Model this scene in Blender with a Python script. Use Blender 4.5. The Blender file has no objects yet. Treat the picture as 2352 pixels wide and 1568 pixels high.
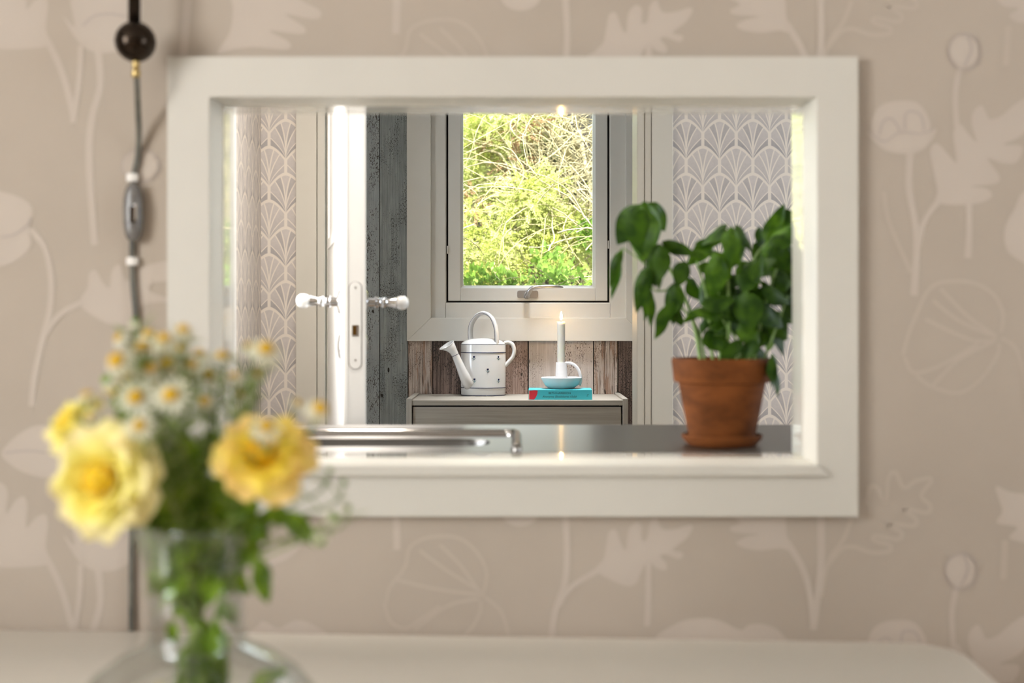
import bpy, bmesh, math, random
from mathutils import Vector, Matrix, Quaternion, geometry
random.seed(7)
SC = bpy.context.scene
COL = SC.collection
# ------------------------------------------------------------------ camera
CZ = 1.12                       # lens height above the floor
FPX, PX0, PY0 = 2900.0, 1185.0, 735.0
cam_d = bpy.data.cameras.new('camera'); cam = bpy.data.objects.new('camera', cam_d); COL.objects.link(cam)
cam.location = (0, 0, CZ); cam.rotation_euler = (math.pi / 2, 0, 0)
cam_d.sensor_width = 36.0; cam_d.lens = 36.0 * FPX / 2352.0
cam_d.shift_x = -(PX0 - 1176.0) / 2352.0; cam_d.shift_y = -(784.0 - PY0) / 2352.0
cam_d.clip_start = 0.02; cam_d.clip_end = 100
cam_d.dof.use_dof = True; cam_d.dof.focus_distance = 4.02; cam_d.dof.aperture_fstop = 2.9
SC.camera = cam
# ------------------------------------------------------------------ light
SC.view_settings.view_transform = 'Standard'; SC.view_settings.look = 'None'
SC.view_settings.exposure = 0.0; SC.view_settings.gamma = 1.0
SC.view_settings.use_curve_mapping = False
w = bpy.data.worlds.new('sky'); SC.world = w; w.use_nodes = True
bg = w.node_tree.nodes['Background']; bg.inputs[0].default_value = (0.80, 0.90, 1.0, 1); bg.inputs[1].default_value = 9.0
def sun(direction, strength, color):
    d = bpy.data.lights.new('sun', 'SUN'); d.energy = strength; d.color = color; d.angle = math.radians(0.6)
    o = bpy.data.objects.new('sun', d); COL.objects.link(o)
    o.rotation_euler = Vector(direction).to_track_quat('-Z', 'Y').to_euler(); o.location = (0, 3, 8)
sun((-0.10, 0.50, -0.87), 36.0, (1.0, 0.95, 0.84))
def window_light(name, loc, direction, sx, sy, power, color=(1, 1, 1)):
    d = bpy.data.lights.new(name, 'AREA'); d.shape = 'RECTANGLE'; d.size = sx; d.size_y = sy; d.energy = power; d.color = color
    o = bpy.data.objects.new(name, d); COL.objects.link(o); o.location = loc
    o.rotation_euler = Vector(direction).to_track_quat('-Z', 'Z').to_euler()
# daylight entering through the unseen side windows added to dining room and kitchen
window_light('daylight_dining_left', (-2.45, -0.6, 1.58), (1, 0, 0), 1.9, 1.3, 106, (1.0, 0.95, 0.88))
window_light('daylight_dining_right', (2.72, 0.3, 1.5), (-1, 0, 0), 1.0, 1.2, 5, (1.0, 0.97, 0.92))
window_light('daylight_kitchen', (-0.84, 2.47, 1.55), (1, 0, 0), 0.74, 1.1, 15, (1.0, 0.97, 0.93))
window_light('added_daylight_kitchen_right', (2.09, 2.75, 1.55), (-1, 0.12, 0), 0.95, 1.15, 5, (0.97, 0.98, 1.0))  # added light to brighten the kitchen and the room behind

# ------------------------------------------------------------------ helpers
def P(px, py, Y):
    return Vector(((px - PX0) * Y / FPX, Y, CZ - (py - PY0) * Y / FPX))
def PXx(px, Y): return (px - PX0) * Y / FPX
def PZz(py, Y): return CZ - (py - PY0) * Y / FPX
def org(o):
    v = Vector((0, 0, 0))
    while o is not None:
        v += o.location; o = o.parent
    return v
def tag(o, label=None, cat=None, group=None, kind=None):
    if label: o['label'] = label
    if cat: o['category'] = cat
    if group: o['group'] = group
    if kind: o['kind'] = kind
    return o
def thing(name, loc, label, cat, group=None, kind=None):
    o = bpy.data.objects.new(name, None); COL.objects.link(o); o.location = loc
    o.empty_display_size = 0.02
    return tag(o, label, cat, group, kind)
class MB:
    def __init__(s): s.v = []; s.f = []; s.uv = None
    def add(s, verts, faces):
        n = len(s.v); s.v += [Vector(v) for v in verts]; s.f += [tuple(i + n for i in f) for f in faces]; return s
    def box(s, a, b, c, d, e, f):
        x0, x1 = sorted((a, b)); y0, y1 = sorted((c, d)); z0, z1 = sorted((e, f))
        return s.add([(x0, y0, z0), (x1, y0, z0), (x1, y1, z0), (x0, y1, z0), (x0, y0, z1), (x1, y0, z1), (x1, y1, z1), (x0, y1, z1)],
                     [(0, 3, 2, 1), (4, 5, 6, 7), (0, 1, 5, 4), (1, 2, 6, 5), (2, 3, 7, 6), (3, 0, 4, 7)])
    def rings(s, rings, cap=(True, True), closed=True):
        n = len(rings[0]); vs = [p for r in rings for p in r]; fs = []
        for i in range(len(rings) - 1):
            for j in range(n if closed else n - 1):
                k = (j + 1) % n
                fs.append((i * n + j, i * n + k, (i + 1) * n + k, (i + 1) * n + j))
        if cap[0]: fs.append(tuple(range(n - 1, -1, -1)))
        if cap[1]: fs.append(tuple((len(rings) - 1) * n + j for j in range(n)))
        return s.add(vs, fs)
    def lathe(s, prof, c=(0, 0, 0), n=48, sx=1.0, sy=1.0, cap=(True, True)):
        c = Vector(c); R = []
        for r, z in prof:
            R.append([c + Vector((r * sx * math.cos(2 * math.pi * j / n), r * sy * math.sin(2 * math.pi * j / n), z)) for j in range(n)])
        return s.rings(R, cap)
    def tube(s, path, rad, n=8, cap=True, flat=None):
        path = [Vector(p) for p in path]; m = len(path)
        if not hasattr(rad, '__len__'): rad = [rad] * m
        T = [(path[min(i + 1, m - 1)] - path[max(i - 1, 0)]).normalized() for i in range(m)]
        up = Vector((0, 0, 1)) if abs(T[0].z) < 0.9 else Vector((0, 1, 0))
        if flat is not None: up = Vector(flat[0])
        U = (up - T[0] * up.dot(T[0])).normalized(); R = []
        for i in range(m):
            U = (U - T[i] * U.dot(T[i])).normalized(); V = T[i].cross(U)
            a, b = (1, 1) if flat is None else (flat[1], 1.0)
            R.append([path[i] + (U * math.cos(2 * math.pi * j / n) * a + V * math.sin(2 * math.pi * j / n) * b) * rad[i] for j in range(n)])
        return s.rings(R, (cap, cap))
    def build(s, name, mat, parent=None, smooth=False, bevel=0, autos=None):
        o0 = org(parent) if parent else Vector((0, 0, 0))
        me = bpy.data.meshes.new(name); me.from_pydata([v - o0 for v in s.v], [], s.f)
        if s.uv:
            uvl = me.uv_layers.new(name='UVMap')
            for l in me.loops: uvl.data[l.index].uv = s.uv[l.vertex_index]
        if bevel:
            bm = bmesh.new(); bm.from_mesh(me); bmesh.ops.remove_doubles(bm, verts=bm.verts, dist=1e-6)
            es = [e for e in bm.edges if len(e.link_faces) == 2 and e.calc_face_angle(0) > 0.6]
            bmesh.ops.bevel(bm, geom=es, offset=bevel, segments=2, profile=0.6, affect='EDGES', clamp_overlap=True)
            bm.to_mesh(me); bm.free()
        bm = bmesh.new(); bm.from_mesh(me); bmesh.ops.recalc_face_normals(bm, faces=bm.faces); bm.to_mesh(me); bm.free()
        if smooth:
            for p in me.polygons: p.use_smooth = True
            if autos is not None: me.set_sharp_from_angle(angle=math.radians(autos))
        if mat: me.materials.append(mat)
        o = bpy.data.objects.new(name, me); COL.objects.link(o); o.parent = parent
        return o
def inst(name, me, parent, M):
    o = bpy.data.objects.new(name, me); COL.objects.link(o); o.parent = parent
    o.matrix_local = Matrix.Translation(-org(parent)) @ M if parent else M
    return o
def catmull(pts, k=6, closed=False):
    pts = [Vector(p) for p in pts]; n = len(pts); out = []
    rng = n if closed else n - 1
    for i in range(rng):
        if closed: a, b, c, d = pts[(i - 1) % n], pts[i], pts[(i + 1) % n], pts[(i + 2) % n]
        else: a, b, c, d = pts[max(i - 1, 0)], pts[i], pts[i + 1], pts[min(i + 2, n - 1)]
        for j in range(k):
            t = j / k
            out.append(0.5 * ((2 * b) + (c - a) * t + (2 * a - 5 * b + 4 * c - d) * t * t + (3 * b - a - 3 * c + d) * t ** 3))
    if not closed: out.append(pts[-1])
    return out
# ---- node expressions
class E:
    nt = None
    def __init__(s, sock): s.s = sock
    @staticmethod
    def m(op, *a, clamp=False):
        n = E.nt.nodes.new('ShaderNodeMath'); n.operation = op; n.use_clamp = clamp
        for i, x in enumerate(a):
            if isinstance(x, E): E.nt.links.new(x.s, n.inputs[i])
            else: n.inputs[i].default_value = x
        return E(n.outputs[0])
    def __add__(s, o): return E.m('ADD', s, o)
    __radd__ = __add__
    def __sub__(s, o): return E.m('SUBTRACT', s, o)
    def __rsub__(s, o): return E.m('SUBTRACT', o, s)
    def __mul__(s, o): return E.m('MULTIPLY', s, o)
    __rmul__ = __mul__
    def __truediv__(s, o): return E.m('DIVIDE', s, o)
    def __pow__(s, o): return E.m('POWER', s, o)
    def lt(s, o): return E.m('LESS_THAN', s, o)
    def gt(s, o): return E.m('GREATER_THAN', s, o)
    def abs(s): return E.m('ABSOLUTE', s)
    def floor(s): return E.m('FLOOR', s)
    def frac(s): return E.m('FRACT', s)
    def min(s, o): return E.m('MINIMUM', s, o)
    def max(s, o): return E.m('MAXIMUM', s, o)
    def step(s, a, b):          # smooth 0..1 between a and b
        n = E.nt.nodes.new('ShaderNodeMapRange'); n.interpolation_type = 'SMOOTHSTEP'
        E.nt.links.new(s.s, n.inputs[0]); n.inputs[1].default_value = a; n.inputs[2].default_value = b
        return E(n.outputs[0])
def emix(f, a, b): return a + (b - a) * f if isinstance(a, E) or isinstance(b, E) else f * (b - a) + a
def cmix(f, a, b):
    n = E.nt.nodes.new('ShaderNodeMix'); n.data_type = 'RGBA'
    E.nt.links.new(f.s, n.inputs[0])
    for i, x in ((6, a), (7, b)):
        if isinstance(x, E): E.nt.links.new(x.s, n.inputs[i])
        else: n.inputs[i].default_value = (*x, 1)
    return E(n.outputs[2])
def position():
    g = E.nt.nodes.new('ShaderNodeNewGeometry'); s = E.nt.nodes.new('ShaderNodeSeparateXYZ')
    E.nt.links.new(g.outputs['Position'], s.inputs[0])
    return g.outputs['Position'], E(s.outputs[0]), E(s.outputs[1]), E(s.outputs[2])
def noise(scale=(1, 1, 1), detail=3, rough=0.55, coord='pos', dist=0.0, off=(0, 0, 0)):
    nt = E.nt
    if coord == 'pos': src = nt.nodes.new('ShaderNodeNewGeometry').outputs['Position']
    else: src = nt.nodes.new('ShaderNodeTexCoord').outputs['Object']
    mp = nt.nodes.new('ShaderNodeMapping'); mp.inputs['Scale'].default_value = scale; mp.inputs['Location'].default_value = off
    nt.links.new(src, mp.inputs[0]); n = nt.nodes.new('ShaderNodeTexNoise')
    n.inputs['Scale'].default_value = 1; n.inputs['Detail'].default_value = detail; n.inputs['Roughness'].default_value = rough
    n.inputs['Distortion'].default_value = dist
    nt.links.new(mp.outputs[0], n.inputs[0])
    return E(n.outputs[0])
def newmat(name):
    m = bpy.data.materials.new(name); m.use_nodes = True; E.nt = m.node_tree
    return m, m.node_tree.nodes['Principled BSDF']
def mat(name, col, rough=0.5, metal=0.0, vary=0.0, vscale=(6, 6, 6), bump=0.0, bscale=(60, 60, 60), spec=0.5, coat=0.0, coatr=0.05, sss=0.0, emit=None):
    m, b = newmat(name)
    b.inputs['Roughness'].default_value = rough; b.inputs['Metallic'].default_value = metal
    b.inputs['Specular IOR Level'].default_value = spec
    b.inputs['Coat Weight'].default_value = coat; b.inputs['Coat Roughness'].default_value = coatr
    c2 = tuple(c * (1 - vary) for c in col)
    f = noise(vscale, 4, 0.6).step(0.3, 0.7)
    E.nt.links.new(cmix(f, c2, col).s, b.inputs['Base Color'])
    if bump:
        bp = E.nt.nodes.new('ShaderNodeBump'); bp.inputs['Strength'].default_value = bump; bp.inputs['Distance'].default_value = 0.002
        E.nt.links.new(noise(bscale, 3).s, bp.inputs['Height']); E.nt.links.new(bp.outputs[0], b.inputs['Normal'])
    if sss:
        b.inputs['Subsurface Weight'].default_value = sss; b.inputs['Subsurface Radius'].default_value = (0.006, 0.005, 0.0035); b.inputs['Subsurface Scale'].default_value = 1.0
    if emit:
        b.inputs['Emission Color'].default_value = (*emit[0], 1); b.inputs['Emission Strength'].default_value = emit[1]
    return m
def leafmat(name, c1, c2, trans=0.35, rough=0.4, scale=(40, 40, 40), spec=0.4):
    m, b = newmat(name); nt = m.node_tree
    f = noise(scale, 3).step(0.35, 0.65); c = cmix(f, c1, c2)
    nt.links.new(c.s, b.inputs['Base Color']); b.inputs['Roughness'].default_value = rough; b.inputs['Specular IOR Level'].default_value = spec
    t = nt.nodes.new('ShaderNodeBsdfTranslucent'); nt.links.new(c.s, t.inputs[0])
    mx = nt.nodes.new('ShaderNodeMixShader'); mx.inputs[0].default_value = trans
    nt.links.new(b.outputs[0], mx.inputs[1]); nt.links.new(t.outputs[0], mx.inputs[2])
    nt.links.new(mx.outputs[0], nt.nodes['Material Output'].inputs[0])
    return m
def glassmat(name, col, ior=1.45, rough=0.0):
    m, b = newmat(name); b.inputs['Base Color'].default_value = (*col, 1); b.inputs['Roughness'].default_value = rough
    b.inputs['Transmission Weight'].default_value = 1.0; b.inputs['IOR'].default_value = ior
    return m
def panemat(name):
    m = bpy.data.materials.new(name); m.use_nodes = True; nt = m.node_tree; E.nt = nt
    nt.nodes.remove(nt.nodes['Principled BSDF'])
    t = nt.nodes.new('ShaderNodeBsdfTransparent'); t.inputs[0].default_value = (0.97, 0.99, 0.98, 1)
    g = nt.nodes.new('ShaderNodeBsdfGlossy'); g.inputs['Roughness'].default_value = 0.02
    fr = nt.nodes.new('ShaderNodeFresnel'); fr.inputs[0].default_value = 1.45
    mx = nt.nodes.new('ShaderNodeMixShader')
    nt.links.new(fr.outputs[0], mx.inputs[0]); nt.links.new(t.outputs[0], mx.inputs[1]); nt.links.new(g.outputs[0], mx.inputs[2])
    nt.links.new(mx.outputs[0], nt.nodes['Material Output'].inputs[0])
    return m
def thinglass(name):
    # thin blown glass: clear face on, greener and darker where the wall is seen along its length
    m = bpy.data.materials.new(name); m.use_nodes = True; nt = m.node_tree; E.nt = nt
    nt.nodes.remove(nt.nodes['Principled BSDF'])
    lw = nt.nodes.new('ShaderNodeLayerWeight'); lw.inputs[0].default_value = 0.35
    c = cmix(E(lw.outputs['Facing']).step(0.60, 1.0), (0.985, 0.995, 0.99), (0.76, 0.83, 0.80))
    t = nt.nodes.new('ShaderNodeBsdfTransparent'); nt.links.new(c.s, t.inputs[0])
    g = nt.nodes.new('ShaderNodeBsdfGlossy'); g.inputs['Roughness'].default_value = 0.03
    fr = nt.nodes.new('ShaderNodeFresnel'); fr.inputs[0].default_value = 1.4
    mx = nt.nodes.new('ShaderNodeMixShader')
    nt.links.new((E(fr.outputs[0]) * 0.45).s, mx.inputs[0]); nt.links.new(t.outputs[0], mx.inputs[1]); nt.links.new(g.outputs[0], mx.inputs[2])
    nt.links.new(mx.outputs[0], nt.nodes['Material Output'].inputs[0])
    return m
def fanmat(name, axis):
    m, b = newmat(name); pos, X, Y, Z = position()
    PP, RR = 0.0888, 0.0715
    u = ((X if axis == 'x' else Y) - 0.453) / PP; v = (Z - 1.5455) / RR
    j = v.floor(); fv = v - j
    par0 = (j * 0.5).frac() * 2.0; par1 = 1.0 - par0
    def loc(par): return (u - par * 0.5 + 100.5).frac() - 0.5
    t0, t1 = loc(par0), loc(par1)
    A = lambda t: 1.5 - 0.5 * ((t.abs() * 2.0) ** 1.7)
    own1 = (fv + 1.0).lt(A(t1))
    t = emix(own1, t0, t1); y = fv + own1; par = emix(own1, par0, par1)
    a = t.abs()
    Bv = 0.5 - 0.5 * ((1.0 - a * 2.0).max(0.0) ** 1.7)
    inside = (A(t) - y).step(0.055, 0.085) * (y - Bv).step(0.035, 0.06) * (0.5 - a).step(0.04, 0.055)
    b1 = 0.15 * ((y / 1.4) ** 2.7); b2 = 0.333 * ((y / 1.235) ** 2.0); b3 = 0.457 * ((y / 0.823) ** 1.6)
    g = (y * 1.7).min(1.0) * 0.019
    for bb in (b1, b2, b3): inside = inside * ((a - bb).abs() - g).step(-0.004, 0.006)
    r1, r2, r3 = a.gt(b1), a.gt(b2), a.gt(b3)
    dark = (r1 - r2 + r3)                       # inner pair and lowest pair of blades
    dark = dark * (1.0 - par) + par * (1.0 - r1) * 0.25
    wash = noise((160, 160, 160), 3, 0.6).step(0.25, 0.8)
    deep = (1.0 - y / 1.25).max(0.0)
    lum = 0.16 + dark * 0.42 + deep * 0.42 - wash * 0.14
    c = cmix(E.m('MULTIPLY', lum, 1.0, clamp=True), (0.62, 0.565, 0.53), (0.32, 0.295, 0.295))
    c = cmix(inside, (0.75, 0.68, 0.60), c)
    E.nt.links.new(c.s, b.inputs['Base Color']); b.inputs['Roughness'].default_value = 0.6; b.inputs['Specular IOR Level'].default_value = 0.3
    return m
def plankmat(name, ca, cb, dark, speck=0.66, crack=0.0, off=0.0, wear=None, patch=0.5):
    m, b = newmat(name)
    f = noise((190, 190, 5), 6, 0.72, off=(off, 0, off)).step(0.36, 0.64)
    c = cmix(f, ca, cb)
    fl = noise((45, 45, 12), 4, 0.6, off=(off, 3, off)).step(0.35, 0.65)
    c = cmix(fl * 0.35, c, tuple(x * 0.72 for x in ca))
    if wear:
        wv = noise((60, 60, 5), 5, 0.65, off=(off * 2, 0, 3)).step(0.50, 0.58); c = cmix(wv, c, wear)
    area = noise((22, 22, 8), 2, 0.5, off=(0, 2, off)).step(patch - 0.12, patch + 0.14)
    sp = noise((560, 560, 200), 2, 0.5, off=(off, 0, 1)) + area * 0.15 - 0.03
    c = cmix(sp.step(speck, speck + 0.035), c, dark)
    if crack:
        cr = (noise((110, 110, 2.2), 4, 0.6, dist=0.25, off=(0, 0, off)) - 0.5).abs()
        c = cmix((1.0 - cr.step(crack * 0.3, crack)) * noise((60, 60, 6), 2, off=(off, 0, 0)).step(0.35, 0.6), c, dark)
    kn = noise((48, 48, 22), 1, 0.3, off=(off * 3, 0, 7)).step(0.765, 0.80)
    c = cmix(kn, c, tuple(x * 0.5 for x in dark))
    E.nt.links.new(c.s, b.inputs['Base Color']); b.inputs['Roughness'].default_value = 0.55
    bp = E.nt.nodes.new('ShaderNodeBump'); bp.inputs['Strength'].default_value = 0.35; bp.inputs['Distance'].default_value = 0.002
    E.nt.links.new(f.s, bp.inputs['Height']); E.nt.links.new(bp.outputs[0], b.inputs['Normal'])
    return m
def grainmat(name, ca, cb, rough=0.55, along='x'):
    m, b = newmat(name)
    sc = {'x': (3, 60, 150), 'z': (150, 60, 4)}[along]
    f = noise(sc, 5, 0.65, dist=0.4).step(0.3, 0.7)
    E.nt.links.new(cmix(f, ca, cb).s, b.inputs['Base Color']); b.inputs['Roughness'].default_value = rough
    return m
def steelmat(name, col=(0.45, 0.44, 0.43), rough=0.07, aniso=0.0, tint=(0.60, 0.59, 0.57)):
    m, b = newmat(name); b.inputs['Metallic'].default_value = 1
    b.inputs['Specular Tint'].default_value = (*tint, 1)
    b.inputs['Anisotropic'].default_value = aniso
    tv = E.nt.nodes.new('ShaderNodeCombineXYZ'); tv.inputs[1].default_value = 1.0; E.nt.links.new(tv.outputs[0], b.inputs['Tangent'])
    f = noise((3, 260, 3), 2, 0.5)
    E.nt.links.new(cmix(f, tuple(x * 0.94 for x in col), col).s, b.inputs['Base Color'])
    E.nt.links.new((f * 0.015 + rough - 0.007).s, b.inputs['Roughness'])
    return m
def uvmat(name, stops, trans=0.3, rough=0.5):
    m, b = newmat(name); nt = m.node_tree
    tc = nt.nodes.new('ShaderNodeUVMap'); sp = nt.nodes.new('ShaderNodeSeparateXYZ'); nt.links.new(tc.outputs[0], sp.inputs[0])
    f = E(sp.outputs[1]) + (noise((45, 45, 45), 3) - 0.5) * 0.35
    rp = nt.nodes.new('ShaderNodeValToRGB'); nt.links.new(f.s, rp.inputs[0])
    el = rp.color_ramp.elements
    while len(el) < len(stops): el.new(0.5)
    for e, (p, c) in zip(el, stops): e.position = p; e.color = (*c, 1)
    nt.links.new(rp.outputs[0], b.inputs['Base Color']); b.inputs['Roughness'].default_value = rough; b.inputs['Specular IOR Level'].default_value = 0.2
    t = nt.nodes.new('ShaderNodeBsdfTranslucent'); nt.links.new(rp.outputs[0], t.inputs[0])
    mx = nt.nodes.new('ShaderNodeMixShader'); mx.inputs[0].default_value = trans
    nt.links.new(b.outputs[0], mx.inputs[1]); nt.links.new(t.outputs[0], mx.inputs[2]); nt.links.new(mx.outputs[0], nt.nodes['Material Output'].inputs[0])
    return m
# ------------------------------------------------------------------ materials
M = {}
M['beige'] = mat('beige_linen_wallpaper', (0.445, 0.375, 0.305), 0.75, vary=0.06, vscale=(3, 3, 3), bump=0.15, bscale=(900, 900, 900), spec=0.25)
M['print'] = mat('pale_printed_motif', (0.515, 0.44, 0.37), 0.7, vary=0.04, vscale=(5, 5, 5), spec=0.25)
M['line'] = mat('faint_printed_line', (0.475, 0.402, 0.33), 0.7, spec=0.25)
M['mauve'] = mat('mauve_printed_line', (0.425, 0.36, 0.315), 0.7, spec=0.25)
M['cream'] = mat('cream_white_paint', (0.60, 0.565, 0.495), 0.42, vary=0.03, vscale=(4, 4, 4), bump=0.03, bscale=(30, 30, 30))
M['creamgloss'] = mat('glossy_cream_paint', (0.70, 0.66, 0.58), 0.10, vary=0.03, coat=1.0, coatr=0.03)
M['white'] = mat('white_door_paint', (0.80, 0.76, 0.70), 0.35, vary=0.02)
M['doorwhite'] = mat('bright_white_door_paint', (0.86, 0.85, 0.83), 0.35, vary=0.02)
M['casing'] = mat('offwhite_window_paint', (0.66, 0.65, 0.61), 0.34, vary=0.03)
M['gasket'] = mat('black_rubber_gasket', (0.015, 0.013, 0.012), 0.7)
M['plain'] = mat('plain_white_plaster', (0.74, 0.72, 0.68), 0.85, vary=0.03)
M['floor'] = grainmat('pale_oiled_floorboards', (0.42, 0.30, 0.20), (0.52, 0.39, 0.27), 0.5, 'x')
M['fanx'] = fanmat('fan_wallpaper', 'x'); M['fany'] = fanmat('fan_wallpaper_side', 'y')
M['steel'] = steelmat('brushed_stainless_steel', rough=0.28, aniso=0.95, tint=(0.50, 0.49, 0.47))
M['steeldark'] = steelmat('shaded_stainless_bowl', (0.13, 0.125, 0.12), 0.25, 0.0, (0.30, 0.29, 0.28))  # darker steel copy, the shade inside the sink put into its colour
M['steelrim'] = steelmat('polished_steel_rim', (0.30, 0.285, 0.27), 0.10, 0.0, (0.42, 0.40, 0.38))
M['backwall'] = mat('dark_reflected_wall', (0.16, 0.13, 0.10), 0.6)  # unseen wall face coloured dark so the sink steel reflects dark
M['chrome'] = mat('polished_chrome', (0.75, 0.75, 0.76), 0.08, metal=1)
M['satin'] = mat('satin_nickel', (0.52, 0.50, 0.49), 0.30, metal=1)
M['porcelain'] = mat('white_porcelain', (0.86, 0.85, 0.83), 0.12, coat=0.6)
M['ceramic'] = mat('white_glazed_ceramic', (0.70, 0.69, 0.675), 0.12, vary=0.03, coat=0.5)
M['matteceramic'] = mat('matte_white_ceramic', (0.80, 0.79, 0.79), 0.5)
M['navy'] = mat('navy_glaze_line', (0.015, 0.02, 0.06), 0.2)
M['teal'] = mat('teal_glaze_leaf', (0.04, 0.17, 0.22), 0.2)
M['terracotta'] = mat('terracotta_clay', (0.165, 0.052, 0.013), 0.75, spec=0.1, vary=0.5, vscale=(14, 14, 30), bump=0.1, bscale=(200, 200, 200))
M['soil'] = mat('dark_potting_soil', (0.03, 0.02, 0.015), 0.95, bump=1.0, bscale=(150, 150, 150))
M['basil'] = leafmat('basil_leaf', (0.016, 0.048, 0.002), (0.042, 0.10, 0.004), 0.28, 0.5, (45, 45, 45), 0.22)
M['basil2'] = leafmat('young_basil_leaf', (0.03, 0.085, 0.003), (0.075, 0.165, 0.007), 0.32, 0.5, (45, 45, 45), 0.25)
M['basilstem'] = leafmat('basil_stem', (0.20, 0.34, 0.08), (0.30, 0.44, 0.14), 0.2, 0.5)
M['roseleaf'] = leafmat('rose_leaf', (0.09, 0.18, 0.008), (0.25, 0.40, 0.02), 0.38, 0.45)
M['stemgreen'] = leafmat('flower_stem', (0.13, 0.25, 0.02), (0.26, 0.40, 0.06), 0.25, 0.5)
M['frond'] = leafmat('chamomile_foliage', (0.17, 0.26, 0.05), (0.33, 0.40, 0.12), 0.3, 0.5)
M['rose'] = uvmat('yellow_rose_petal', [(0.0, (0.95, 0.36, 0.02)), (0.28, (0.97, 0.58, 0.02)), (0.55, (0.98, 0.82, 0.06)), (0.90, (0.99, 0.94, 0.36)), (1.0, (0.98, 0.86, 0.45))], 0.42)
M['rosedeep'] = uvmat('golden_rose_petal', [(0.0, (0.95, 0.38, 0.01)), (0.30, (0.95, 0.50, 0.01)), (0.58, (0.96, 0.68, 0.02)), (0.88, (0.98, 0.85, 0.14)), (1.0, (0.97, 0.70, 0.25))], 0.42)
M['disc'] = mat('chamomile_yellow_disc', (0.70, 0.42, 0.02), 0.8, vary=0.35, vscale=(400, 400, 400))
M['petal'] = leafmat('chamomile_white_petal', (0.80, 0.78, 0.58), (0.90, 0.88, 0.74), 0.45, 0.5)
M['vase'] = thinglass('clear_vase_glass')
M['tabletop'] = mat('white_painted_tabletop', (0.70, 0.65, 0.57), 0.30, vary=0.04, vscale=(2, 8, 2), coat=0.2, coatr=0.2)
M['iron'] = mat('dark_bronze_metal', (0.035, 0.024, 0.016), 0.22, metal=0.85, vary=0.3)
M['cord'] = mat('grey_green_cable', (0.17, 0.16, 0.13), 0.5, vary=0.45, vscale=(20, 20, 22))
M['switch'] = mat('grey_translucent_switch', (0.20, 0.185, 0.17), 0.25, vary=0.4, vscale=(60, 60, 60))
M['clip'] = mat('white_cable_clip', (0.78, 0.74, 0.68), 0.4)
M['ash'] = grainmat('grey_ash_veneer', (0.27, 0.245, 0.205), (0.36, 0.33, 0.285), 0.42, 'x')
M['ashz'] = grainmat('grey_ash_veneer_upright', (0.29, 0.265, 0.225), (0.37, 0.34, 0.295), 0.45, 'z')
M['teal_book'] = mat('turquoise_book_cover', (0.055, 0.48, 0.56), 0.3, vary=0.05)
M['red_book'] = mat('red_book_print', (0.62, 0.03, 0.05), 0.3, vary=0.1)
M['ink'] = mat('black_ink', (0.012, 0.014, 0.02), 0.5)
M['paper'] = mat('book_paper', (0.72, 0.66, 0.55), 0.8, vary=0.1, vscale=(5, 5, 900))
M['wax'] = mat('ivory_candle_wax', (0.88, 0.86, 0.78), 0.4, sss=0.6)
M['wick'] = mat('burnt_wick', (0.01, 0.01, 0.01), 0.9)
M['flame'] = mat('candle_flame', (1, 0.8, 0.4), 0.5, emit=((1.0, 0.58, 0.18), 330))
M['pane'] = panemat('window_glass')
M['plank_grey'] = plankmat('weathered_grey_plank', (0.21, 0.24, 0.25), (0.35, 0.385, 0.39), (0.02, 0.017, 0.015), 0.665, off=2.0)
M['plank_blue'] = plankmat('weathered_blue_grey_plank', (0.32, 0.36, 0.385), (0.38, 0.42, 0.44), (0.03, 0.02, 0.015), 0.66, off=5.0)
M['plank_pale'] = plankmat('whitewashed_plank', (0.53, 0.46, 0.42), (0.66, 0.59, 0.55), (0.09, 0.055, 0.04), 0.70, off=8.0)
M['plank_crack'] = plankmat('cracked_whitewashed_plank', (0.42, 0.34, 0.29), (0.60, 0.53, 0.48), (0.09, 0.055, 0.04), 0.66, crack=0.03, off=1.0, wear=(0.33, 0.215, 0.155))
M['plank_brown'] = plankmat('bare_brown_plank', (0.27, 0.18, 0.145), (0.47, 0.355, 0.31), (0.09, 0.055, 0.04), 0.675, off=4.0)
M['plank_dark'] = plankmat('dark_worn_plank', (0.06, 0.036, 0.027), (0.26, 0.18, 0.145), (0.015, 0.010, 0.008), 0.62, off=6.0)
M['joint'] = mat('dark_plank_joint', (0.012, 0.010, 0.009), 0.9)
M['lime'] = leafmat('sunlit_conifer_leaf', (0.27, 0.30, 0.05), (0.50, 0.53, 0.19), 0.45, 0.6, (9, 9, 9), 0.2)
M['greenleaf'] = leafmat('ground_ivy_leaf', (0.15, 0.26, 0.035), (0.27, 0.40, 0.09), 0.4, 0.5, (9, 9, 9), 0.3)
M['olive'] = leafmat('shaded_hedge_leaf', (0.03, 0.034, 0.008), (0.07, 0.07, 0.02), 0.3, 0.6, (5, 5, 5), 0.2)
M['rust'] = leafmat('dry_rust_twig_leaf', (0.20, 0.11, 0.05), (0.30, 0.18, 0.085), 0.3, 0.6)
M['twig'] = mat('bare_tan_twig', (0.36, 0.30, 0.16), 0.8, vary=0.45, vscale=(12, 12, 12))
M['bark'] = mat('dark_bark', (0.02, 0.015, 0.01), 0.9, vary=0.5, vscale=(20, 20, 6))
M['soilout'] = mat('garden_ground', (0.16, 0.15, 0.06), 0.95, vary=0.4, vscale=(3, 3, 3))
M['render'] = mat('outer_house_wall', (0.6, 0.57, 0.52), 0.9)

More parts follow.
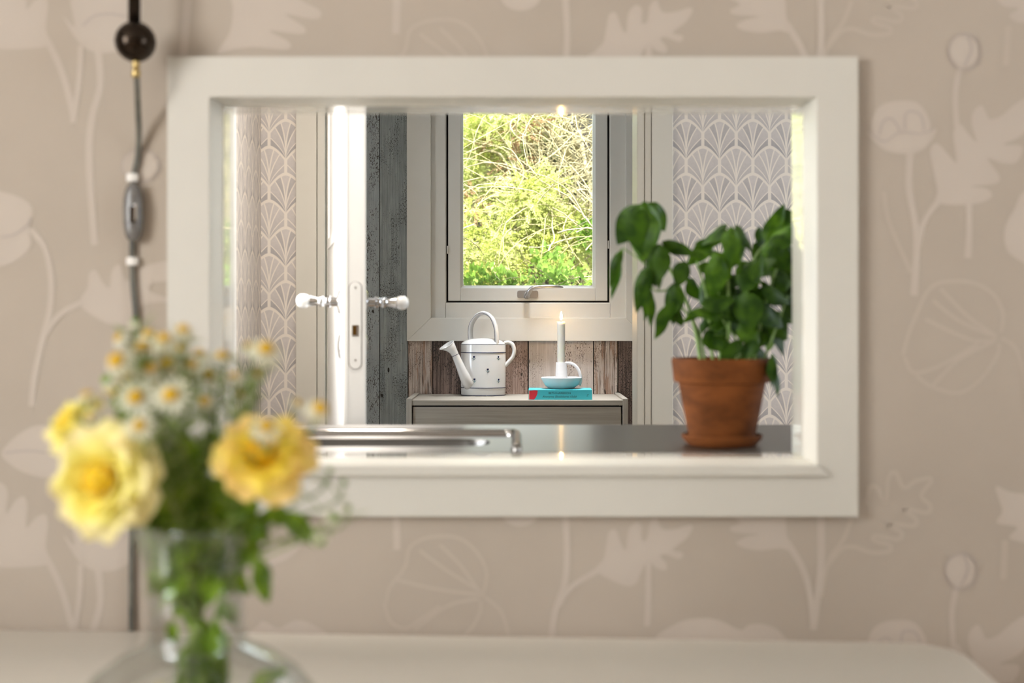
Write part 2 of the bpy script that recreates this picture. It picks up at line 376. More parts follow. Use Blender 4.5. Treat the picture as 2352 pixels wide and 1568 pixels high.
# ------------------------------------------------------------------ rooms
XL, XR, YB, YW, ZC = -2.3, 2.55, -2.3, 1.87, 2.45     # dining room
KL, KR = -0.678, 1.9                                   # kitchen side walls
YD, YH = 3.36, 4.212                                   # door wall, window wall
def struct(name, mb, m, label, cat, **k):
    return tag(mb.build(name, m, **k), label, cat, kind='structure')
def wall_hole(mb, x0, x1, z0, z1, y0, y1, h, swap=False):
    hx0, hx1, hz0, hz1 = h
    def b(a, c, d, e):
        if a >= c or d >= e: return
        if swap: mb.box(y0, y1, a, c, d, e)
        else: mb.box(a, c, y0, y1, d, e)
    b(x0, hx0, z0, z1); b(hx1, x1, z0, z1); b(hx0, hx1, z0, hz0); b(hx0, hx1, hz1, z1)
    return mb
# pass-through opening (world size)
OX0, OX1, OZ0, OZ1 = -0.449, 0.441, 0.9094, 1.449
JT = 0.018
wf = struct('wall_front', wall_hole(MB(), XL - 0.12, XR + 0.12, 0, ZC, YW, 1.995, (OX0 - JT, OX1 + JT, OZ0 - JT, OZ1 + JT)), M['beige'],
            'beige wallpapered wall with pale flower print around the serving hatch', 'wall')
wk = struct('wall_kitchen_back', wall_hole(MB(), KL, KR, 0, ZC, 1.995, 2.005, (OX0 - JT, OX1 + JT, OZ0 - JT, OZ1 + JT)), M['backwall'],
            'kitchen side face of the hatch wall behind the steel counter', 'wall')
struct('wall_left', wall_hole(MB(), YB, 1.87, 0, ZC, XL - 0.12, XL, (-1.55, 0.35, 0.92, 2.24), True), M['beige'], 'dining room left wall with a wide window', 'wall')
struct('wall_right', wall_hole(MB(), YB, 1.87, 0, ZC, XR, XR + 0.12, (-0.2, 0.8, 0.9, 2.1), True), M['beige'], 'dining room right wall with a window', 'wall')
struct('wall_back', MB().box(XL - 0.12, XR + 0.12, YB - 0.12, YB, 0, ZC), M['beige'], 'dining room wall behind the camera', 'wall')
struct('floor', MB().box(XL - 0.12, XR + 0.12, YB - 0.12, YH, -0.06, 0), M['floor'], 'pale board floor running under all rooms', 'floor')
struct('ceiling', MB().box(XL - 0.12, XR + 0.12, YB - 0.12, YH + 0.15, ZC, ZC + 0.1), M['plain'], 'white ceiling above all rooms', 'ceiling')
struct('wall_kitchen_left', wall_hole(MB(), 2.005, YD, 0, ZC, KL - 0.12, KL, (2.10, 2.86, 0.98, 2.15), True), M['fany'], 'narrow sliver of kitchen side wall left of the fan wallpaper', 'wall')
struct('wall_kitchen_right', wall_hole(MB(), 2.005, YD, 0, ZC, KR, KR + 0.12, (2.25, 3.22, 0.98, 2.15), True), M['fany'], 'kitchen right wall outside the hatch view', 'wall')
DX0, DX1, DZ1 = -0.532, 0.362, 2.08                   # rough opening of the doorway
struct('wall_door', wall_hole(MB(), KL - 0.12, KR + 0.12, 0, ZC, YD, YD + 0.10, (DX0, DX1, -0.01, DZ1)), M['fanx'],
       'far kitchen wall in grey fan patterned wallpaper around the doorway', 'wall')
HL, HR = -1.05, 1.05
struct('wall_hall_left', MB().box(HL - 0.1, HL, YD + 0.10, YH, 0, ZC), M['plain'], 'left side wall of the small back room', 'wall')
struct('wall_hall_right', MB().box(HR, HR + 0.1, YD + 0.10, YH, 0, ZC), M['plain'], 'right side wall of the small back room', 'wall')
# window wall
YF = 4.19
WX0, WX1 = PXx(984, YF), PXx(1443, YF); WZ0, WZ1 = PZz(736, YF), PZz(-16, YF)
wfar = struct('wall_far', wall_hole(MB(), HL - 0.1, HR + 0.1, 0, ZC, YH, YH + 0.14, (WX0, WX1, WZ0, WZ1)), M['joint'],
              'rear wall clad in weathered upright planks around the window', 'wall')
for (l, r, key, low) in [(640, 700, 'plank_crack', 0), (701.5, 752, 'plank_grey', 0), (753.5, 808, 'plank_brown', 0), (809.5, 871.3, 'plank_blue', 0), (872.6, 936.3, 'plank_grey', 0),
                    (937.8, 993, 'plank_crack', 1), (994.8, 1066, 'plank_dark', 1), (1067.5, 1140, 'plank_dark', 1), (1141.5, 1212, 'plank_brown', 1), (1214.5, 1289.6, 'plank_pale', 1),
                    (1291, 1362.5, 'plank_pale', 1), (1364.5, 1418.2, 'plank_crack', 1), (1420.4, 1490, 'plank_dark', 1), (1491.5, 1560, 'plank_blue', 0), (1561.5, 1630, 'plank_grey', 0), (1631.5, 1700, 'plank_pale', 0)]:
    z1 = PZz(770, YF) if low else ZC - 0.001
    mb = MB().box(PXx(l, 4.2), PXx(r, 4.2), 4.2 + random.uniform(-0.001, 0.001), YH - 0.0005, 0.001, z1)
    mb.build('plank', M[key], wfar, bevel=0.0012)

# hatch trim and lining
def boards(parent, outer, inner, y0, y1, m, name, bevel=0.002, butt=False, sides='lrtb'):
    ox0, ox1, oz0, oz1 = outer; ix0, ix1, iz0, iz1 = inner; res = []
    if butt:
        q = {'l': [(ox0, oz0), (ix0, oz0), (ix0, oz1), (ox0, oz1)], 'r': [(ix1, oz0), (ox1, oz0), (ox1, oz1), (ix1, oz1)],
             't': [(ix0 + 4e-4, iz1), (ix1 - 4e-4, iz1), (ix1 - 4e-4, oz1), (ix0 + 4e-4, oz1)], 'b': [(ix0 + 4e-4, oz0), (ix1 - 4e-4, oz0), (ix1 - 4e-4, iz0), (ix0 + 4e-4, iz0)]}
    else:
        q = {'l': [(ox0, oz0), (ix0, iz0), (ix0, iz1), (ox0, oz1)], 'r': [(ix1, iz0), (ox1, oz0), (ox1, oz1), (ix1, iz1)],
             't': [(ix0, iz1), (ix1, iz1), (ox1, oz1), (ox0, oz1)], 'b': [(ox0, oz0), (ox1, oz0), (ix1, iz0), (ix0, iz0)]}
    for k in sides:
        a = [(x, y0, z) for x, z in q[k]]; b = [(x, y1, z) for x, z in q[k]]
        res.append(MB().rings([a, b]).build(name, m, parent, bevel=bevel))
    return res
YT = 1.85
tr = thing('trim_1', (0, YT, OZ0), 'broad cream painted frame around the serving hatch', 'trim', kind='structure')
boards(tr, (PXx(384, YT), PXx(1971, YT), PZz(1186, YT), PZz(130, YT)), (PXx(480, YT), PXx(1877, YT), PZz(1090, YT), PZz(222, YT)), YT, YW, M['cream'], 'trim_board', 0)
li = thing('trim_2', (0, 1.93, OZ0), 'cream painted lining boards inside the serving hatch opening', 'trim', kind='structure')
YS = 1.937
boards(li, (OX0 - JT + 5e-4, OX1 + JT - 5e-4, OZ0 - JT + 5e-4, OZ1 + JT - 5e-4), (OX0, OX1, OZ0 - 0.0006, OZ1), YW - 0.012, YS - 0.0008, M['cream'], 'lining_board', 0.0015, sides='lrt')
boards(li, (OX0 - JT + 5e-4, OX1 + JT - 5e-4, OZ0 - JT + 5e-4, OZ1 + JT - 5e-4), (OX0, OX1, OZ0 - 0.0006, OZ1), YT - 0.010, YS - 0.0008, M['cream'], 'lining_board', 0.003, sides='b')
boards(li, (OX0 - JT + 5e-4, OX1 + JT - 5e-4, OZ0 - JT + 5e-4, OZ1 + JT - 5e-4), (OX0 + 0.001, OX1 - 0.001, OZ0, OZ1 - 0.001), YS, 2.014, M['creamgloss'], 'lining_board', 0.0012)

# dining and kitchen windows out of view, added for their daylight from the side
def side_window(name, x, y0, y1, z0, z1, label):
    t = thing(name, (x, (y0 + y1) / 2, z0), label, 'window', kind='structure')
    for a, b, c, d in ((y0, y0 + 0.06, z0, z1), (y1 - 0.06, y1, z0, z1), (y0 + 0.06, y1 - 0.06, z0, z0 + 0.06), (y0 + 0.06, y1 - 0.06, z1 - 0.06, z1)):
        MB().box(x - 0.03, x + 0.03, a, b, c, d).build('window_frame', M['white'], t)
    ym = (y0 + y1) / 2
    MB().box(x - 0.02, x + 0.02, ym - 0.02, ym + 0.02, z0 + 0.06, z1 - 0.06).build('mullion', M['white'], t)
side_window('window_2', XL - 0.06, -1.55, 0.35, 0.92, 2.24, 'unseen white dining room window on the left wall')
side_window('window_3', XR + 0.06, -0.2, 0.8, 0.9, 2.1, 'unseen white dining room window on the right wall')
side_window('window_5', KR + 0.06, 2.25, 3.22, 0.98, 2.15, 'added white kitchen window on the right wall outside the hatch view')
kw = thing('window_4', (KL, 2.5, 0.98), 'white kitchen window whose edge glows left of the fan wallpaper', 'window', kind='structure')
for a, b, c, d in ((2.10, 2.14, 0.98, 2.15), (2.82, 2.86, 0.98, 2.15), (2.14, 2.82, 0.98, 1.02), (2.14, 2.82, 2.11, 2.15)):
    MB().box(KL - 0.10, KL - 0.04, a, b, c, d).build('window_frame', M['white'], kw)
for a, b, c, d in ((2.03, 2.10, 0.92, 2.21), (2.86, 2.985, 0.92, 2.21), (2.10, 2.86, 0.92, 0.98), (2.10, 2.86, 2.15, 2.21)):
    MB().box(KL + 0.0005, KL + 0.018, a, b, c, d).build('casing_board', M['doorwhite'], kw, bevel=0.004)

# doorway trim
YC = 3.342
dt = thing('trim_3', (0, YC, 0), 'cream moulded casing around the kitchen doorway', 'trim', kind='structure')
def prism(parent, name, prof, z0, z1, m, bevel=0.0):
    return MB().rings([[(x, y, z0) for x, y in prof], [(x, y, z1) for x, y in prof]]).build(name, m, parent, bevel=bevel)
def xs(px): return PXx(px, YC)
prism(dt, 'casing_board', [(xs(1497), YC), (xs(1546), YC), (xs(1546), YD - 5e-4), (xs(1497), YD - 5e-4)], 0.001, 2.12, M['cream'], 0.002)
prism(dt, 'casing_moulding', [(xs(1482), YC + 0.004), (xs(1496), YC + 0.001), (xs(1496), YD + 0.07), (xs(1482), YD + 0.07)], 0.001, 2.07, M['cream'], 0.003)
prism(dt, 'door_jamb', [(xs(1464), YC + 0.008), (xs(1481), YC + 0.006), (xs(1481), YD + 0.13), (xs(1464), YD + 0.13)], 0.001, 2.06, M['cream'], 0.003)
prism(dt, 'casing_board', [(xs(679), YC), (xs(727), YC), (xs(727), YD - 5e-4), (xs(679), YD - 5e-4)], 0.001, 2.12, M['cream'], 0.002)
prism(dt, 'casing_moulding', [(xs(728), YC + 0.003), (xs(746), YC + 0.006), (xs(746), YD + 0.07), (xs(728), YD + 0.07)], 0.001, 2.07, M['cream'], 0.003)
prism(dt, 'door_jamb', [(xs(747), YC + 0.018), (xs(757), YC + 0.018), (xs(757), YD + 0.13), (xs(747), YD + 0.13)], 0.001, 2.06, M['cream'], 0.003)
MB().box(xs(679), xs(1546), YC, YD - 5e-4, 2.121, 2.18).build('casing_board', M['cream'], dt, bevel=0.002)

# open door seen edge-on
DE = 2.585
pA, pB = Vector((PXx(788, DE), DE, 0)), Vector((PXx(841, DE), DE, 0))
hA = Vector((PXx(752, 3.325), 3.325, 0)); dvec = (hA - pA).normalized(); thick = (pB - pA).length
nrm = Vector((dvec.y, -dvec.x, 0))
door = thing('door_1', (pA + hA) / 2, 'white painted door standing open, seen along its latch edge', 'door', kind='structure')
L = (hA - pA).length
def dp(s, t, z): return pA + dvec * s + nrm * t + Vector((0, 0, z))
lf = MB().rings([[dp(0, 0, .01), dp(L, 0, .01), dp(L, thick, .01), dp(0, thick, .01)], [dp(0, 0, 2.04), dp(L, 0, 2.04), dp(L, thick, 2.04), dp(0, thick, 2.04)]]).build('door_leaf', M['doorwhite'], door, bevel=0.004)
for z0, z1 in ((0.15, 0.85), (1.30, 1.92)):
    for tt in (-0.004, thick):
        mb = MB()
        for (a, b, c, d) in ((0.11, 0.135, z0, z1), (L - 0.135, L - 0.11, z0, z1), (0.135, L - 0.135, z0, z0 + 0.025), (0.135, L - 0.135, z1 - 0.025, z1)):
            mb.rings([[dp(a, tt, c), dp(b, tt, c), dp(b, tt + .004, c), dp(a, tt + .004, c)], [dp(a, tt, d), dp(b, tt, d), dp(b, tt + .004, d), dp(a, tt + .004, d)]])
        mb.build('panel_moulding', M['doorwhite'], door)
zh, zk = PZz(692, DE), PZz(797, DE)
# latch plate
pz0, pz1 = PZz(847, DE), PZz(647, DE)
c0, hw_ = thick * 0.53, 0.0118
prof = [(c0 + hw_ * math.cos(a), pz1 - hw_ + hw_ * math.sin(a)) for a in [math.pi * i / 10 for i in range(11)]] + [(c0 - hw_ * math.cos(a), pz0 + hw_ - hw_ * math.sin(a)) for a in [math.pi * i / 10 for i in range(11)]]
def edgeprism(prof, s0, s1): return MB().rings([[dp(s0, t, z) for t, z in prof], [dp(s1, t, z) for t, z in prof]])
edgeprism([(c0 + (t - c0) * 1.16, (pz0 + pz1) / 2 + (z - (pz0 + pz1) / 2) * 1.012) for t, z in prof], -0.0004, 0.0002).build('plate_shadow_line', mat('grey_plate_shadow', (0.30, 0.28, 0.26), 0.6), door)  # grey outline standing in for the shadow gap round the latch plate
lp = edgeprism(prof, -0.0016, 0.0).build('latch_plate', M['doorwhite'], door, bevel=0.0005)
edgeprism([(c0 - .0068, PZz(772, DE)), (c0 + .0068, PZz(772, DE)), (c0 + .0068, PZz(746, DE)), (c0 - .0068, PZz(746, DE))], -0.0022, -0.0017).build('latch_surround', M['satin'], lp)
edgeprism([(c0 - .0058, PZz(769, DE)), (c0 + .0025, PZz(769, DE)), (c0 + .0025, PZz(748, DE)), (c0 - .0058, PZz(748, DE))], -0.0027, -0.0022).build('latch_bolt', mat('dark_brass', (0.16, 0.085, 0.02), 0.4, metal=0.8), lp)
for zz in (PZz(660, DE), PZz(827, DE)):
    edgeprism([(c0 + .0022 * math.cos(a), zz + .0022 * math.sin(a)) for a in [2 * math.pi * i / 10 for i in range(10)]], -0.0022, -0.0016).build('screw', M['satin'], lp)
prism(door, 'edge_bead', [dp(-0.0012, 0.0075, 0).xy[:], dp(-0.0012, 0.009, 0).xy[:], dp(0.0005, 0.009, 0).xy[:], dp(0.0005, 0.0075, 0).xy[:]], 0.02, 2.03, M['doorwhite'])
def axial(center, axis, prof, n=24, cap=(True, True)):
    axis = axis.normalized(); up = Vector((0, 0, 1)); U = up.cross(axis).normalized(); V = axis.cross(U); R = []
    for r, h in prof: R.append([center + axis * h + (U * math.cos(2 * math.pi * j / n) + V * math.sin(2 * math.pi * j / n)) * r for j in range(n)])
    return MB().rings(R, cap)
for side in (-1, 1):
    base = dp(0.062, 0 if side < 0 else thick, zh); ax = nrm * side
    axial(base, ax, [(.027, 0), (.0275, .003), (.022, .007), (.013, .009)]).build('rose_plate', M['chrome'], door, smooth=True, autos=40)
    axial(dp(0.062, 0 if side < 0 else thick, zk), ax, [(.027, 0), (.0275, .003), (.022, .006), (.009, .008)]).build('key_plate', M['chrome'], door, smooth=True, autos=40)
    hx = (ax + dvec * (0.25 if side < 0 else 0.12) + Vector((0, 0, 0.03 if side < 0 else -0.02))).normalized()
    hd = axial(base, hx, [(.0095, .006), (.0095, .022), (.0125, .024), (.0125, .029), (.0095, .031), (.0085, .036), (.0115, .039), (.0115, .045), (.0085, .048), (.0105, .060), (.0125, .066), (.0105, .069)]).build('handle_shank', M['chrome'], door, smooth=True, autos=50)
    axial(base, hx, [(.0095, .068), (.0135, .072), (.0155, .079), (.0148, .087), (.0105, .093), (.004, .0955)]).build('handle_knob', M['porcelain'], door, smooth=True)

# window
wn = thing('window_1', (0, YF, WZ0), 'off white framed window above the shoe cabinet looking onto sunlit shrubs', 'window', kind='structure')
def R4(l, r, t, b, Y=4.19): return (PXx(l, Y), PXx(r, Y), PZz(b, Y), PZz(t, Y))
boards(wn, R4(935, 1492, -63, 783), R4(990, 1437, -10, 730), 4.180, 4.199, M['casing'], 'casing_board', 0.0015)
boards(wn, R4(985, 1442, -15, 735), R4(1023, 1402, 24, 696), 4.196, 4.30, M['casing'], 'outer_frame', 0.0015, butt=True)
boards(wn, R4(1018, 1407, 19, 701), R4(1024.5, 1400.5, 26, 694.5), 4.1985, 4.215, M['casing'], 'frame_lip', 0.0012)
boards(wn, R4(1022, 1403, 22, 698), R4(1034, 1391, 34, 686), 4.222, 4.235, M['gasket'], 'gasket', 0)
boards(wn, R4(1029, 1396, 29, 690.5), R4(1057, 1368, 57, 661), 4.204, 4.26, M['casing'], 'sash_rail', 0.0015, butt=True)
for (a, b) in (((1056, 1369, 56, 662), (1062.5, 1363, 64, 654.5)),):
    o, i_ = R4(*a), R4(*b)
    q = {'l': [(o[0], o[2]), (o[0], o[3]), (i_[0], i_[3]), (i_[0], i_[2])], 'r': [(o[1], o[2]), (o[1], o[3]), (i_[1], i_[3]), (i_[1], i_[2])],
         't': [(o[0], o[3]), (o[1], o[3]), (i_[1], i_[3]), (i_[0], i_[3])], 'b': [(o[0], o[2]), (o[1], o[2]), (i_[1], i_[2]), (i_[0], i_[2])]}
    for k in 'lrtb':
        yy = [4.2045, 4.2045, 4.228, 4.228]
        MB().rings([[(x, y, z) for (x, z), y in zip(q[k], yy)], [(x, 4.25, z) for (x, z) in q[k]]]).build('glazing_bead', M['casing'], wn)
g4 = R4(1058, 1367, 58, 660)
MB().box(g4[0], g4[1], 4.232, 4.236, g4[2], g4[3]).build('window_pane', M['pane'], wn)
for px in (1027.5, 1398):
    yy = 572 if px < 1100 else 560
    MB().box(PXx(px - 1.2, 4.19), PXx(px + 1.6, 4.19), 4.196, 4.215, PZz(yy + 10, 4.19), PZz(yy - 8, 4.19)).build('hinge_tab', M['casing'], wn)
Yh_ = 4.198
hp = MB(); hc = P(1212, 675.5, Yh_)
rr = []
for y in (4.199, 4.2045):
    ring = []
    for sx, sz, a0 in ((1, 1, 0), (-1, 1, 1), (-1, -1, 2), (1, -1, 3)):
        for k in range(5):
            a = (a0 + k / 4) * math.pi / 2
            ring.append((hc.x + sx * 0.0275 + 0.0075 * math.cos(a), y, hc.z + sz * 0.0055 + 0.0075 * math.sin(a)))
    rr.append(ring)
hpl = hp.rings(rr).build('handle_plate', M['satin'], wn, bevel=0.0008)
MB().tube(catmull([P(1210, 680, 4.194), P(1211, 677, 4.176), P(1214, 671, 4.165), P(1219, 664, 4.160), P(1228, 660, 4.158), P(1250, 658.2, 4.158), P(1275, 658, 4.160), P(1294, 659.5, 4.163)], 5),
          [0.0105] * 4 + [0.0098] * 4 + [0.0085] * 5 + [0.0070] * 10 + [0.0060] * 7 + [0.0054, 0.0048, 0.0042, 0.0035, 0.0025, 0.0015], 12).build('handle_lever', M['satin'], hpl, smooth=True)

# ------------------------------------------------------------------ printed wallpaper motifs (flat print on wall_front)
YP = YW - 0.0004
NP = [0]
def hid(c): return 455 < c[0] < 1900 and 200 < c[1] < 1115
def repeats(draw):
    def wrap(name, pts, *a, **k):
        draw(name, pts, *a, **k)
        for dx in (-1698, 1698):
            if all(x + dx < -70 or x + dx > 2425 for x, y in pts) and all(-2100 < x + dx < 4500 for x, y in pts): draw(name, [(x + dx, y) for x, y in pts], *a, **k)
    return wrap
@repeats
def fill(name, pts, m=None, k=5, layer=0):
    NP[0] += 1
    pts = catmull([(x, y, 0) for x, y in pts], k, True)
    tri = geometry.tessellate_polygon([pts])
    tri = [t for t in tri if not hid([sum(pts[i][q] for i in t) / 3 for q in (0, 1)])]
    if not tri: return
    yy = YP - layer * 0.0002 - NP[0] * 1.5e-6
    MB().add([P(p.x, p.y, YW) + Vector((0, yy - YW, 0)) for p in pts], tri).build(name, m or M['print'], wf)
@repeats
def stroke(name, pts, wpx, m=None, layer=0, k=6, closed=False):
    pts = catmull([(x, y, 0) for x, y in pts], k, closed); n = len(pts); vs = []; fs = []; yy = YP - layer * 0.0002 - NP[0] * 1.5e-6; NP[0] += 1
    if closed: pts.append(pts[0]); n += 1
    for i, p in enumerate(pts):
        t = (pts[min(i + 1, n - 1)] - pts[max(i - 1, 0)]).normalized(); q = Vector((-t.y, t.x, 0)) * wpx / 2
        if 0 < i < n - 1:
            d0, d1 = pts[i] - pts[i - 1], pts[i + 1] - pts[i]
            if d0.length > 1e-6 and d1.length > 1e-6: q = q * max(0.2, min(1.0, 1.25 * d0.normalized().dot(d1.normalized()) - 0.15))
        for s in (-1, 1):
            c = p + q * s; v = P(c.x, c.y, YW); v.y = yy; vs.append(v)
    fs = [(2 * i, 2 * i + 1, 2 * i + 3, 2 * i + 2) for i in range(n - 1) if not hid(pts[i])]
    if not fs: return
    used = sorted({i for f in fs for i in f}); rm = {o: q for q, o in enumerate(used)}
    MB().add([vs[i] for i in used], [tuple(rm[i] for i in f) for f in fs]).build(name, m or M['print'], wf)
def ell(cx, cy, rx, ry, n=18, rot=0): return [(cx + rx * math.cos(2 * math.pi * i / n), cy + ry * math.sin(2 * math.pi * i / n)) for i in range(n)]
def sh(pts, dx, dy): return [(x + dx, y + dy) for x, y in pts]
DYP = 1190
leafA = [(-60, 1120), (-40, 1150), (-20, 1110), (8, 1112), (18, 1135), (14, 1180), (36, 1150), (55, 1140), (63, 1165), (60, 1212), (82, 1190), (102, 1180), (110, 1200), (105, 1255), (114, 1290), (80, 1300), (0, 1302), (-60, 1290)]
for dy in (0, -DYP):
    fill('printed_leaf', sh(leafA, 0, dy))
    stroke('printed_stem', sh([(106, 1278), (132, 1330), (152, 1385), (170, 1460)], 0, dy), 14, layer=1)
    stroke('printed_stem', sh([(186, 1295), (183, 1370), (168, 1472)], 0, dy), 13, layer=2)
    fill('printed_poppy', sh([(146, 1228), (172, 1252), (162, 1190), (168, 1150), (240, 1135), (310, 1150), (328, 1200), (318, 1262), (285, 1300), (240, 1312), (198, 1302), (172, 1275)], 0, dy))
    stroke('printed_petal_line', sh([(190, 1250), (215, 1228), (250, 1222), (290, 1228)], 0, dy), 5, M['mauve'], 2)
    stroke('printed_stem', sh([(226, 1308), (231, 1385), (212, 1460), (205, 1545), (211, 1660), (218, 1752)], 0, dy), 16, layer=1)
stroke('printed_stem', [(435, -40), (430, 20), (422, 128)], 17)
leafB = [(500, 122), (528, 75), (536, 20), (530, -30), (600, -60), (640, -5), (640, -40), (690, 0), (736, 26), (724, 44), (655, 32), (700, 64), (690, 78), (618, 70), (664, 97), (658, 114), (590, 108), (540, 112)]
fill('printed_leaf', leafB)
stroke('printed_stem', [(912, -30), (910, 78)], 17); stroke('printed_stem', [(910, 1160), (912, 1262)], 15)
def z8(l): return [(560 + x / 2.352, 1170 + y / 2.352) for x, y in l]
pop = [[(770, 500), (790, 420), (870, 310), (900, 200), (1000, 150), (1150, 150), (1250, 220), (1310, 330), (1300, 430), (1280, 470)], [(1280, 440), (1100, 330), (950, 220)], [(1280, 460), (1050, 430), (830, 380)],
       [(1270, 480), (1100, 520), (920, 650)], [(760, 500), (790, 600), (870, 640), (960, 590), (1060, 520)], [(1300, 470), (1390, 550), (1430, 680)], [(1280, 490), (1270, 570), (1190, 680), (1020, 740), (880, 690)], [(1270, 440), (1170, 300), (1060, 190)]]
for dy in (0, -DYP + 4):
    for s in pop: stroke('printed_poppy_outline', sh(z8(s), 0, dy), 7, M['line'], 1)
def z6(l): return [(1900 + x / 2.305, 520 + y / 2.305) for x, y in l]
for s in [[(400, 680), (430, 570), (470, 470), (540, 330), (640, 290), (780, 300), (880, 360), (930, 460), (920, 560)], [(895, 580), (750, 480), (600, 330)], [(895, 585), (700, 500), (560, 390)], [(895, 600), (760, 600), (520, 490)],
          [(880, 610), (700, 700), (560, 840)], [(410, 690), (450, 770), (540, 760), (650, 710), (800, 620)], [(470, 790), (560, 850), (700, 880), (820, 800), (900, 680), (910, 620)], [(920, 590), (1000, 650), (1045, 820), (1060, 1000)]]:
    stroke('printed_poppy_outline', z6(s), 8, M['line'], 1)
fill('printed_bud', ell(1196, -10, 46, 34)); fill('printed_bud', ell(1195, 1178, 42, 30))
leafL = [(1368, 1308), (1386, 1285), (1393, 1250), (1399, 1222), (1414, 1217), (1427, 1250), (1438, 1262), (1444, 1218), (1460, 1200), (1474, 1208), (1474, 1240), (1487, 1236), (1494, 1198), (1509, 1188), (1520, 1214), (1550, 1215), (1584, 1205), (1590, 1215), (1572, 1240), (1545, 1262),
         (1568, 1270), (1560, 1283), (1528, 1272), (1516, 1277), (1531, 1296), (1527, 1309), (1506, 1302), (1488, 1288), (1470, 1318), (1462, 1338), (1440, 1345), (1402, 1330)]
for dy in (0, -1187):
    fill('printed_leaf', sh(leafL, 0, dy))
    stroke('printed_stem', sh([(1296, 1150), (1303, 1265), (1297, 1340), (1276, 1400), (1266, 1470)], 0, dy), 14, layer=1)
    stroke('printed_stem', sh([(1284, 1390), (1312, 1348), (1372, 1310)], 0, dy), 12, layer=2)
    stroke('printed_stem', sh([(1490, 1290), (1489, 1380), (1486, 1437)], 0, dy), 13, layer=1)
leafC = [(1677, 1212), (1700, 1198), (1672, 1180), (1700, 1168), (1760, 1175), (1800, 1170), (1806, 1225), (1816, 1262), (1790, 1258), (1745, 1263), (1705, 1256), (1692, 1246), (1712, 1234), (1742, 1226), (1690, 1222)]
oak = [(1900, 1300), (1930, 1262), (1960, 1255), (2000, 1268), (2040, 1266), (2044, 1252), (2014, 1243), (2004, 1236), (2013, 1230), (2062, 1238), (2070, 1222), (2036, 1202), (2098, 1207), (2102, 1190), (2072, 1167), (2128, 1177), (2136, 1160), (2116, 1137), (2141, 1100), (2104, 1104), (2076, 1120), (2056, 1084), (2040, 1100), (2034, 1156), (2016, 1122), (1998, 1118), (1990, 1160)]
for dy in (0, -1188):
    fill('printed_leaf', sh(leafC, 0, dy))
    stroke('printed_stem', sh([(1806, 1242), (1842, 1302), (1860, 1365), (1868, 1435)], 0, dy), 14, layer=1)
    stroke('printed_stem', sh([(1884, 1150), (1886, 1280), (1879, 1360), (1867, 1445)], 0, dy), 16, layer=2)
    stroke('printed_stem', sh([(1956, 1190), (1936, 1240), (1902, 1290), (1886, 1370)], 0, dy), 9, M['line'], 1)
    stroke('printed_leaf_outline', sh(oak, 0, dy), 9, M['line'], 1)
fill('printed_poppy', [(1510, 1475), (1550, 1434), (1600, 1420), (1650, 1424), (1700, 1446), (1722, 1434), (1756, 1434), (1792, 1452), (1812, 1500), (1660, 1530)])
fill('printed_poppy', [(555, 1475), (590, 1440), (605, 1426), (640, 1442), (680, 1424), (722, 1436), (756, 1472), (640, 1520)])
pop_up = [(2001, 285), (2011, 256), (2031, 239), (2065, 232), (2105, 236), (2129, 263), (2137, 293), (2120, 310), (2065, 306), (2035, 324), (2008, 312)]
pop_lo = [(1993, 302), (2031, 324), (2065, 306), (2115, 308), (2149, 295), (2139, 323), (2112, 347), (2078, 353), (2038, 347), (2008, 325)]
leafR = [(1750, 1370), (1760, 1300), (1740, 1200), (1710, 1030), (1760, 980), (1830, 1050), (1890, 1110), (1880, 1000), (1872, 900), (1920, 850), (1960, 900), (2030, 970), (1995, 840), (2010, 760), (2060, 720), (2092, 770), (2120, 815), (2200, 790), (2300, 705), (2400, 660), (2440, 780), (2340, 920), (2210, 985), (2340, 1000), (2300, 1105), (2200, 1110), (2100, 1080), (2180, 1195), (2160, 1250), (1985, 1268), (2100, 1290), (2130, 1340), (2050, 1382), (1900, 1398), (1800, 1392)]
leafR = [(1560 + x / 2.97, y / 2.97) for x, y in leafR]
for dx, dy in ((0, 0), (-8, 1192)):
    fill('printed_poppy', sh(pop_up, dx, dy)); fill('printed_poppy', sh(pop_lo, dx, dy), layer=1)
    stroke('printed_petal_line', sh([(2020, 310), (2028, 280), (2045, 272), (2058, 285), (2066, 300)], dx, dy), 5, M['mauve'], 2)
    stroke('printed_petal_line', sh([(2078, 298), (2080, 262), (2098, 256), (2116, 268), (2122, 300)], dx, dy), 5, M['mauve'], 2)
    stroke('printed_petal_line', sh([(1998, 305), (2031, 325), (2065, 305), (2115, 307), (2145, 297)], dx, dy), 4, M['mauve'], 3)
    stroke('printed_stem', sh([(2090, 350), (2088, 430), (2100, 500), (2106, 560), (2099, 678)], dx, dy), 16, layer=1)
    stroke('printed_stem', sh([(2030, 440), (2042, 510), (2092, 625)], dx, dy), 9, M['line'], 1)
    stroke('printed_stem', sh([(2106, 575), (2122, 510), (2154, 462)], dx, dy), 14, layer=2)
    fill('printed_leaf', sh(leafR, dx, dy))
    stroke('printed_stem', sh([(2224, 440), (2226, 520), (2223, 592)], dx, dy), 14, layer=1)
    stroke('printed_stem', sh([(2206, 150), (2194, 215), (2198, 300)], dx, dy), 12, layer=1)
    fill('printed_bud', sh(ell(2214, 118, 33, 38), dx, dy), layer=2)
    stroke('printed_bud_outline', sh(ell(2215, 119, 37, 42), dx, dy), 4, M['mauve'], 3, closed=True)
    stroke('printed_petal_line', sh([(2222, 84), (2230, 115), (2214, 152)], dx, dy), 5, M['mauve'], 4)
fill('printed_poppy', [(2420, 430), (2352, 440), (2330, 480), (2308, 520), (2308, 560), (2332, 592), (2420, 620)])
fill('printed_leaf', [(2295, -20), (2302, 12), (2340, 20), (2318, 36), (2345, 52), (2400, 40), (2400, -40)])
